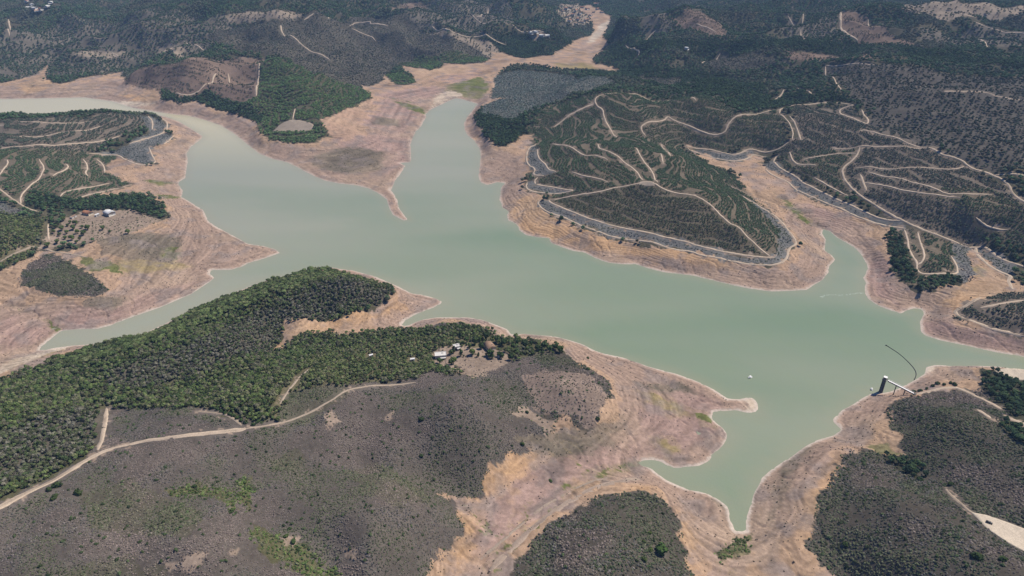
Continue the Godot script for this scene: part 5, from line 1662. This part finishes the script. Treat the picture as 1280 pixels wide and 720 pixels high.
var ZONES_AFTER := [
	["brownrow", [-1540.5,1549.5, -1068,1410.5, -922,1445.5, -843.5,1523.5, -789,1458, -826.5,1317, -831,1267.5, -1010,1188.5, -1384.5,1277.5]],
	["plant", [-1384.5,1277.5, -1010,1188.5, -780.5,1314.5, -773,1253.5, -756.5,1209.5, -675.5,1146.5, -726.5,1052.5, -736.5,1003.5, -842,1058, -1227.5,1105.5]],
	["net", [-842,1526.5, -822.5,1549.5, -761,1497.5, -755.5,1448.5, -721.5,1425, -720.5,1376.5, -740,1357.5, -703.5,1293, -686.5,1264, -703,1250.5, -774.5,1302.5, -826,1292.5, -780,1350.5, -774.5,1436.5]],
	["net", [-817.5,1017.5, -785.5,1001, -758,978.5, -828,957, -873.5,1029.5]],
	["darkforest", [-726.5,1052.5, -694,1087.5, -617,1070, -546.5,1007, -568.5,992.5, -617,1016, -695,1017.5, -736.5,1003.5, -767,994.5, -793.5,1060]],
	["yard", [-695.5,984.5, -682.5,1018, -617,1016, -547.5,987, -577,932, -624,907, -658.5,895.5, -666.5,883, -680.5,884, -692.5,947]],
	["bright", [-1051,981.5, -755,974, -717,969.5, -705,931.5, -682.5,880, -682,849.5, -697.5,821.5, -850,745.5]],
	["brownrow", [546.5,709, 604.5,749.5, 668,759.5, 810,697.5, 707,579, 591.5,659, 555.5,684.5]],
	["darkscrub", [-654.5,791.5, -666.5,833, -667,870, -657,872, -619,847, -571.5,810.5, -531.5,776, -522.5,761.5, -528.5,749, -548,748, -592,755, -636.5,776]],
	["pink", [-623,703.5, -582,735.5, -497,743, -465,784, -425,814, -451.5,752, -499,704.5, -551.5,677.5, -581,638]],
	["pink", [0,435.5, 36,461, 74.5,482, 120.5,485.5, 118.5,471, 63,436, 26.5,399, -12.5,358.5, -31,358.5, -26,390]],
	["pink", [-422.5,1488.5, -337,1818.5, -249,1970, -97.5,2136.5, -92.5,2020.5, -211,1815, -236.5,1530, -208,1314, -249,1182, -318,1305.5]],
	["pink", [-80,724.5, -39.5,719, 0,678, -37.5,676.5]],
	["pink", [486,1075.5, 560.5,947, 523,843, 493,752, 471.5,772.5, 502.5,865, 501,973]],
	["pink", [504.5,715, 532,682.5, 590,655, 583,638.5, 525.5,665, 492.5,688]],
	["pink", [171,584, 215,557, 211,540, 184,497, 141.5,475.5, 112.5,484, 129,538.5]],
	["orange", [-8,1062.5, 28,1120, 42.5,1059.5, 64,1007, 109.5,948, 187.5,900.5, 260.5,864.5, 322,840.5, 288,836, 185,881, 118,901.5, 72.5,934.5, 12.5,982]],
	["orange", [-19.5,439, 0,458.5, 37,479, 38,469.5, 14,444, -5.5,432, -17,416, -33.5,409.5, -53,406, -27,417]],
	["orange", [264,434, 297,462, 303.5,464.5, 275.5,431.5, 245.5,393, 229,358.5, 222.5,358.5, 239,399.5]],
	["orange", [-267.5,627, -267,666, -228.5,686.5, -167,713.5, -142.5,747.5, -136.5,737, -189,680, -240.5,660]],
	["orange", [-42.5,397, -26,390, -25.5,373.5, -36.5,351.5, -50.5,338, -46,353, -37.5,372.5]],
	["orange", [135,397, 146.5,405.5, 144,369.5, 134.5,336, 134.5,351]],
	["orange", [89.5,426.5, 121,428.5, 123.5,417, 88.5,419]],
	["orange", [-1041.5,1831, -940.5,1801.5, -890,1735.5, -977.5,1765.5]],
	["orange", [-1364,1906.5, -1311,1968, -1238,1898.5, -1298.5,1834]],
	["orange", [561,771, 622,794.5, 647.5,776.5, 605,742.5, 569.5,734, 542.5,717.5, 542.5,743]],
	["orange", [-165.5,1366.5, -141.5,1477, -69.5,1457.5]],
	["olive", [-406.5,1309, -388.5,1336, -332.5,1380, -263,1357.5, -247.5,1253.5, -295.5,1230.5, -369,1254]],
	["olive", [-320,1596, -262.5,1585.5, -255.5,1535.5, -317.5,1530.5]],
	["olive", [0,481.5, 45.5,495.5, 100.5,510, 110,521.5, 89.5,479.5, 43.5,461, 22,468.5]],
	["olive", [126.5,576.5, 180,586.5, 193.5,571, 158.5,566]],
	["olive", [187,437, 193.5,423, 185,405.5, 172.5,422.5]],
	["olive", [261.5,488, 292,499, 242.5,439, 209.5,389.5, 203.5,390.5, 227.5,434]],
	["olive", [-615.5,913.5, -548,946, -495,931.5, -509.5,885.5, -580,867.5]],
	["olive", [-547.5,918.5, -522.5,955, -489.5,918.5, -491.5,882.5]],
	["olive", [-569.5,869.5, -531.5,896, -474,867.5, -509.5,836]],
	["olive", [-545.5,742.5, -494,757.5, -494,736, -528.5,726.5]],
	["olive", [368,1145, 408.5,1110, 430,1010, 425.5,1056]],
	["greenmud", [-172.5,1920.5, -92,2011, -60.5,1873.5, -83,1781.5, -126.5,1816.5, -178.5,1858]],
	["greenmud", [74.5,446.5, 118.5,471, 118,465.5, 85,445.5, 66.5,435]],
	["greenmud", [159.5,360.5, 179,375, 195.5,384.5, 186.5,366.5, 170,356.5, 160.5,351.5]],
	["greenmud", [-511,895.5, -494,909.5, -476,864.5, -494,865]],
	["greenmud", [-610.5,861.5, -541,835.5, -528.5,814, -579.5,824.5]],
	["greenmud", [-571.5,711, -561.5,706, -545,692.5, -547.5,687, -562.5,701]],
	["greenmud", [458.5,1105.5, 469,1028.5, 476,990, 463,999.5, 454.5,1070.5]],
	["greenmud", [-306.5,1753, -231,1717, -204.5,1653, -234.5,1663.5]],
	["greenmud", [185.5,538, 200.5,531.5, 197.5,521, 185,528]],
	["greenmud", [327.5,474, 348.5,479.5, 354,462.5, 343,467.5]],
	["greenmud", [-670,1178, -618.5,1189, -632.5,1158]],
	["greenmud", [-612.5,1101, -578,1120, -592.5,1086.5]],
	["yellowmud", [133.5,567.5, 157.5,559, 185.5,536.5, 169,534.5, 142.5,546.5]],
	["yellowmud", [-553,610.5, -532.5,645.5, -515,655, -523.5,620.5, -542,595]],
	["yellowmud", [134.5,500.5, 153,497, 152.5,475, 138.5,480.5]],
	["yellowmud", [-560.5,851.5, -476,859.5, -450,849.5, -520,814]],
	["yellowmud", [123.5,2177.5, 222,2174.5, 271.5,2068, 144.5,2110.5]],
	["yellowmud", [648,838.5, 639,805.5, 622,794.5, 629,826]],
	["palesand", [-562,610.5, -544,636.5, -531.5,662.5, -515,657, -531,617.5, -546.5,589]],
	["palesand", [237.5,562, 253.5,566, 256,553, 247,536.5, 233,539, 244,548.5]],
	["palesand", [-200.5,1814.5, -169,1872.5, -128,1835.5, -155,1800, -178,1751.5, -201,1716]],
	["palesand", [458,615, 473.5,621, 463,608.5, 454,604.5]],
	["palesand", [293.5,2687, 368.5,2976.5, 408,3033.5, 371.5,2860, 301.5,2569.5, 266,2497.5]],
	["palesand", [-897.5,1727.5, -1039,1782, -1132,1800, -1331,1783.5, -1289.5,1720, -1079.5,1705]],
	["greenscrub", [158,362, 178,376, 196,386, 188,367, 170.5,356.5, 160,350]]
]
var TRACKS := [
	[5.5, [-368,329, -361,342.5, -351.5,361.5, -347.5,385, -341,405, -334.5,416, -323.5,425.5, -307,433, -282,431, -261,436.5, -240.5,443.5, -227.5,449]],
	[2.4, [-227.5,449, -217,452.5, -203,461.5, -189,473.5, -174.5,486.5, -163,500.5, -155.5,515, -142.5,525.5, -117.5,535, -94.5,538]],
	[4, [-339,420.5, -350,442.5, -360.5,467, -379,500]],
	[3, [-232.5,452.5, -243.5,461, -261,469.5, -281,474]],
	[2.6, [-211,488, -211,512, -207,530, -207.5,563.5]],
	[3, [354.5,404.5, 350.5,389.5, 347.5,374, 348.5,361.5]],
	[4, [407,553, 429,559.5, 444.5,562.5, 459.5,564, 467.5,556, 470,542.5, 468,524, 462.5,504.5]],
	[4, [438.5,503, 434,489.5, 432,478]],
	[5, [452,481, 456,476.5, 464,469]],
	[5, [50,1379.5, 31,1342, 26,1249, 44.5,1209.5, 36.5,1183.5, 57,1160.5]],
	[5, [27,1155, 24,1129.5, 34.5,1110, 84.5,1092, 108.5,1074.5, 79,1115.5, 45,1132, 38.5,1153, 46,1164]],
	[5, [48.5,1073, 41.5,1062.5, 52,1026, 70.5,1009, 94.5,986, 112.5,954.5, 144,928.5, 178,915, 216,899, 230,880.5, 257,874, 267.5,860, 302.5,850.5, 328,842, 352,832, 369.5,835, 387,854.5, 399,886.5, 418.5,902, 420,923, 424,975, 418,1014, 402.5,1048, 390.5,1083]],
	[5, [61.5,1068, 66,1048, 96,1010.5, 124.5,978, 169.5,942.5, 208,921, 247.5,901.5, 274.5,877.5, 310.5,862.5, 358,852, 367,851.5]],
	[4, [51,1320.5, 49.5,1269.5, 62.5,1220.5, 65.5,1187.5, 78.5,1163]],
	[4, [62,1072.5, 99.5,1059.5, 146.5,1047, 170,1053, 207,1045, 215.5,1048.5, 234,1018, 264.5,999.5, 289,981.5, 313,949, 330,894, 348.5,879.5, 361.5,856]],
	[4, [163,1265, 163,1226.5, 192,1149.5, 212.5,1118.5, 215.5,1063.5]],
	[5, [205,1307.5, 197.5,1385, 192.5,1433, 195.5,1461, 183,1492, 181.5,1511.5, 195,1541.5, 231,1530.5, 272.5,1566.5, 291,1566.5, 387.5,1570.5, 394.5,1471.5]],
	[7, [178.5,1497.5, 152.5,1493, 117,1482.5, 90,1460]],
	[4.5, [544.5,1426.5, 517.5,1418, 462,1399.5, 442.5,1382.5, 434.5,1365, 419,1364.5, 394.5,1377, 366,1401.5, 337,1427, 328.5,1436, 318.5,1418, 265.5,1382.5, 262.5,1369, 269.5,1348]],
	[5, [354,1354, 377.5,1348, 413,1312.5, 435,1294, 453,1303.5, 472,1316.5, 505,1303.5, 523,1293, 538.5,1298]],
	[5, [356,1347, 380.5,1306.5, 406.5,1274.5, 439.5,1265, 465,1288.5, 477.5,1304, 501.5,1289.5]],
	[5, [510,1271.5, 497,1250.5, 497,1209.5, 511,1168.5, 513,1133, 521,1111, 534.5,1066.5, 549,1032, 565.5,1002, 584.5,975.5, 595,961.5]],
	[5, [473.5,1217.5, 476,1189.5, 496,1162.5, 492,1122.5, 505,1091, 522.5,1050.5, 539.5,1012.5, 560,986.5, 579.5,962.5, 591.5,936.5]],
	[5, [627.5,1196.5, 609,1165, 577,1143, 569,1114.5, 566,1085.5, 569.5,1046, 581.5,1013, 594.5,974, 603.5,931, 626.5,912.5, 643.5,902.5, 664.5,895, 682,888.5, 681,868, 679,837.5, 697,808]],
	[5, [673,890.5, 662.5,869.5, 654.5,832, 662,809, 669,802.5, 658.5,794, 648.5,768.5]],
	[4, [589.5,936, 580.5,905, 567,876, 554,830.5, 543.5,808, 554,799.5, 595.5,802.5, 605.5,820, 617.5,857]],
	[4, [601.5,921.5, 591.5,890.5, 580.5,859, 560,827, 551,822.5]],
	[5, [716,1141.5, 714.5,1109, 731,1073, 735.5,1050, 749.5,1010.5, 754,977, 748.5,959, 751,915.5]],
	[4, [749.5,1010.5, 788.5,983]],
	[3.5, [594.5,1231, 628.5,1198, 714.5,1139]],
	[5, [549.5,1397.5, 566,1441, 637,1454.5, 686.5,1445.5, 700,1402]],
	[5, [563.5,1378, 568.5,1339, 557.5,1287.5]],
	[4, [549,1391.5, 560,1336, 546,1300]],
	[5, [700,1402, 670.5,1404.5, 663,1355, 676,1289, 688,1301, 702,1369]],
	[4.5, [653.5,1260, 665,1263, 679.5,1195, 716,1141.5]],
	[7, [854.5,1366, 897,1359, 929.5,1347.5, 988,1302.5]],
	[4, [834,1430.5, 884,1427]],
	[5, [576,1542.5, 611.5,1570, 629,1599.5]],
	[8, [966,2144, 938,2075.5, 914,1981, 929,1923.5]],
	[7, [1016,2072.5, 985,1950]],
	[4.5, [588,740, 561.5,720.5, 547.5,719.5, 542,711, 542,699.5, 558.5,677.5, 575.5,670, 598,655.5]],
	[4, [568.5,709, 589.5,711, 651,736]],
	[4.5, [-876.5,1073.5, -840.5,1055, -804.5,1026, -769,1001, -735.5,989.5]],
	[4, [-869.5,1208.5, -836,1168.5, -812.5,1118, -809,1080.5, -800.5,1040, -782,1011.5]],
	[4, [-906.5,1180, -892.5,1160, -873.5,1103.5]],
	[4.5, [-724.5,1053, -721,1081.5, -705,1108.5, -674,1143]],
	[4, [-748.5,1058, -754,1079, -737,1107, -714,1145.5]],
	[4, [-820,1257, -798,1231, -774.5,1179.5, -763,1168]],
	[4, [-802,1269.5, -776,1244.5, -755,1206]],
	[5, [-823.5,1286.5, -791.5,1319.5, -741,1266, -706,1246.5, -683,1260, -708,1296, -743,1357]],
	[5, [-777,1350.5, -751.5,1428.5, -761,1497.5, -817,1579.5]],
	[5, [-724,1430.5, -720.5,1376.5]],
	[5, [-829.5,1546.5, -797,1500, -779,1454]],
	[3.5, [-1035,1309, -999.5,1304, -934,1322, -884,1373.5, -866,1416]],
	[3.5, [-1070,1386, -952,1383, -897.5,1430.5]],
	[3.5, [-969,1234.5, -884.5,1264.5, -836.5,1339, -815,1390.5]],
	[4, [-828,1215, -814,1201, -798,1160.5, -799,1129.5]],
	[5, [-861.5,1769.5, -825.5,1731.5, -775,1768.5, -793.5,1875]],
	[7, [-703,2001, -700.5,1932, -646.5,1757, -627,1686.5]],
	[5, [-775,1909.5, -751.5,1848.5]],
	[4, [-502,1579.5, -484.5,1495.5]],
	[6, [-742,2320.5, -710,2217, -645.5,2139, -580,2101, -531.5,2057.5]],
	[7, [-654.5,2404.5, -681.5,2378.5]],
	[6, [-608,2401.5, -568,2576.5, -496,2557, -499,2534.5, -432,2518]],
	[6, [-281.5,2545.5, -216.5,2435, -149,2426.5, -21.5,2402.5]],
	[7, [-94.5,2887, -101,2619.5, -129,2609.5]],
	[7, [-66,2613, 0,2541.5, 146,2630]],
	[3.5, [105.5,1146, 136,1100.5, 159.5,1072]],
	[4, [79.5,1324.5, 120.5,1246, 168.5,1154.5]],
	[4, [224,1197.5, 227.5,1170.5, 241,1122, 232.5,1032]],
	[4, [268.5,1192, 264.5,1147]],
	[5, [285,1184.5, 298,1284, 296.5,1324.5]],
	[3.5, [588.5,1079.5, 616.5,1031.5, 643.5,990, 673.5,959.5]],
	[3.5, [604,1105, 628.5,1061.5, 653,1011.5, 666.5,967.5, 723.5,964.5]],
	[3.5, [596,1132, 633.5,1099, 708,1049, 729,1054.5]],
	[5, [592.5,1106, 586.5,1075, 582,1054.5]],
	[4, [529.5,1261, 524,1229.5, 525,1200.5, 544.5,1172]],
	[4, [537,1214.5, 559.5,1212.5, 591.5,1205, 615.5,1181]],
	[3.5, [532,1141, 544,1093.5, 555,1056]],
	[3.5, [679,920, 693,909, 713,895]],
	[8, [-1861.5,2683, -1739.5,2504, -1645,2351]],
	[4, [-709.5,956.5, -695,930, -681,908]],
	[3, [-708.5,831.5, -696.5,866, -688,889, -654,877.5, -596.5,856.5]],
	[4, [1009.5,2554.5, 911.5,2272.5]],
	[5, [883,2329, 889,2283.5]],
	[5, [825,2060, 791.5,1941]],
	[5, [1263,1983.5, 1266.5,1950, 1328,1865.5]],
	[4, [1231.5,1900.5, 1190,1779]],
	[4, [771.5,1731, 800.5,1676.5, 843,1626.5]],
	[4, [770.5,1727.5, 752.5,1674, 711.5,1491]],
	[5, [661,1634, 649.5,1491.5]],
	[5, [354,2221.5, 382,2122, 371.5,2091.5]],
	[4, [597,2036, 520,1947]],
	[4, [-1013,2209, -938.5,2142, -818.5,2050]],
	[5, [-1258.5,2233.5, -1225.5,2212.5]],
	[5, [-1068,2149, -1060,2164, -1042.5,2184]],
	[4, [-536,2417.5, -480.5,2424.5, -456.5,2400]],
	[4, [-238,2705, -114.5,2591, 0,2487.5, 109.5,2463]],
	[4, [566.5,2228.5, 580.5,2184, 609,2149.5]],
	[5, [455.5,2279.5, 435.5,2274, 415,2235]]
]
var CREEKS := [
	[4, [118,468.5, 101.5,457.5, 86,450.5, 66.5,438.5, 49.5,425, 33.5,406, 13,382.5, -6,358.5, -21,336]],
	[2.5, [-642,735, -613.5,729, -597,717, -574.5,711.5, -553,693.5]],
	[2.5, [-45,403.5, -33,398, -24.5,390, -19,380, -9.5,375.5]],
	[4, [-197,1675, -244,1738.5, -288,1765.5, -330,1773.5]],
	[3, [493,984, 479,1000, 471.5,1035, 462,1083.5, 449.5,1129.5, 431,1184, 406.5,1228]],
	[2.5, [67.5,446.5, 61.5,462, 55.5,476, 45,490.5]],
	[2.5, [0,382, 13,400, 19,413.5]],
	[3, [194,380.5, 183,367.5, 170,356.5, 162.5,341.5]],
	[3, [-1028,1803, -1032,1859, -996.5,1881]],
	[3, [-1291,1813, -1322.5,1909.5, -1372,2051]],
	[2.5, [61.5,950.5, 64.5,967, 68,983.5]],
	[3, [-126.5,1809, -100,1926.5, -69.5,2021, 0,2137.5]]
]
var FLOORS := [
	[5, [-17,341.5, 0,362.5, 18,385, 40,405, 65,423, 90.5,434, 112.5,440]],
	[2.5, [-24.5,352.5, -7.5,369, 10,391, 34,413.5, 59,430.5, 84.5,440.5]]
]
var PADS := [
	["dirt_lot", [348,366, 354.5,363.5, 362,359.5, 368.5,354, 374.5,348, 392.5,326, 373,302.5, 355.5,322.5, 350.5,338.5, 346.5,348.5]],
	["gravel_pad", [515.5,591.5, 530.5,597.5, 561.5,612, 571,607, 537.5,566.5, 521.5,572.5, 516.5,581]],
	["dirt_clearing", [201.5,1042, 213.5,1058, 224,1034.5, 228.5,1021, 212.5,1030]],
	["dirt_clearing", [-519,1451, -509.5,1494, -469,1497.5, -429.5,1466, -426.5,1444, -472,1439.5]]
]
var P_HOUSE := [-77.5,608.5, -61.5,626, -25,628, -13,608.5, -106,595.5, -150.5,599]
var P_FARM := [-672.5,999.5, -637.5,998.5, -654,993, -687,985]
var P_HAMLET := [-1928,2920, -1892,2891, -1776.5,2722.5, -1762,2712.5, -1739,2742.5, -1840.5,2929.5, -1753.5,2720.5, -1897.5,2877]
var P_VILLAGE := [232,3428, 232.5,3121, 278,3439.5, 271.5,3096.5, 287,3073.5, 255.5,3059.5, 231.5,3006.5, 273,3020.5, 290.5,2986.5, 311,3030.5, 339.5,3151.5, 351.5,3418, 368.5,3293, 396.5,3387.5, 404.5,3294, 333,3462.5, 251.5,2842, 226.5,2851, 213,3032, 403,3520.5]
var P_QUARRY := [65.5,2453.5, 82,2453.5, 100.5,2441, 119.5,2439.5]
var P_RUIN := [504,2053.5]
var P_ORCHARD := [-692.5,947, -680.5,942, -679,954.5, -665.5,945.5, -653,933.5, -655,951, -645,947, -675,925, -660.5,914.5, -649.5,912, -638.5,913, -707.5,963.5, -694.5,971.5, -680.5,964.5, -670,960, -665,901.5, -638.5,904, -640.5,928, -688.5,934, -668.5,933, -672,889.5, -606.5,937.5, -622,947.5, -578,934.5]
var P_GARDEN := [-47,626.5, -41.5,637.5, -34,626.5, -36.5,644, -29,649.5, -43.5,612, -36.5,608, -16.5,642, -9,633.5, 0,629.5, 7,637.5, 14.5,631, 21.5,635.5, 28.5,626, 36,630, 42.5,624.5, 49,630.5, 53.5,625.5, -64,617, -77.5,594, -62,591, -55.5,610, -11,605, -1.5,602, -21,605, 4.5,663, -51.5,642, -59.5,649.5, -24.5,611, -96,626.5]
var P_ROADBUSH := [-340.5,363.5, -338,369, -331.5,355.5, -318.5,362]
var P_MOUNDTREE := [113.5,353.5]
var P_MOUNDBUSH := [101,359.5, 107.5,370, 105,352.5, 98,342]
var P_SLOPEBUSH := [316.5,314, 331,310.5, 257,360.5, 345.5,423, 361,409.5]
var P_HEDGE := [-267,476.5, -261.5,472.5, -256.5,468.5, -251.5,465, -246.5,462.5, -243,461, -238.5,458.5, -234.5,456, -230.5,454, -223,452, -220.5,456.5]
var P_BANKBUSH := [417,563.5, 422.5,562.5, 431.5,566.5, 439,569, 444.5,571, 449,568, 457.5,571, 460,568]
var P_LONEBUSH := [14.5,514.5, 81.5,594.5, 100.5,567, 84.5,623, 82.5,509.5, -161,344, -161,336, -155,332, -150,325.5, -241,376.5, -203.5,351.5, -102.5,354.5, -79,445.5, -81,475, 342,353, 33.5,436, 9.5,475]
var P_CAR := [352.5,353.5]
var P_WATER := [259,597.5, 381,576.5, 389,572.5, 410,553.5]
var BOOM := [436.5,659, 438.5,654, 443.5,641.5, 445.5,624, 445.5,612, 442,602, 435,593.5]
var WAKE := [404.5,772, 415,778.5, 431,776, 454,780.5, 463.5,782.5]
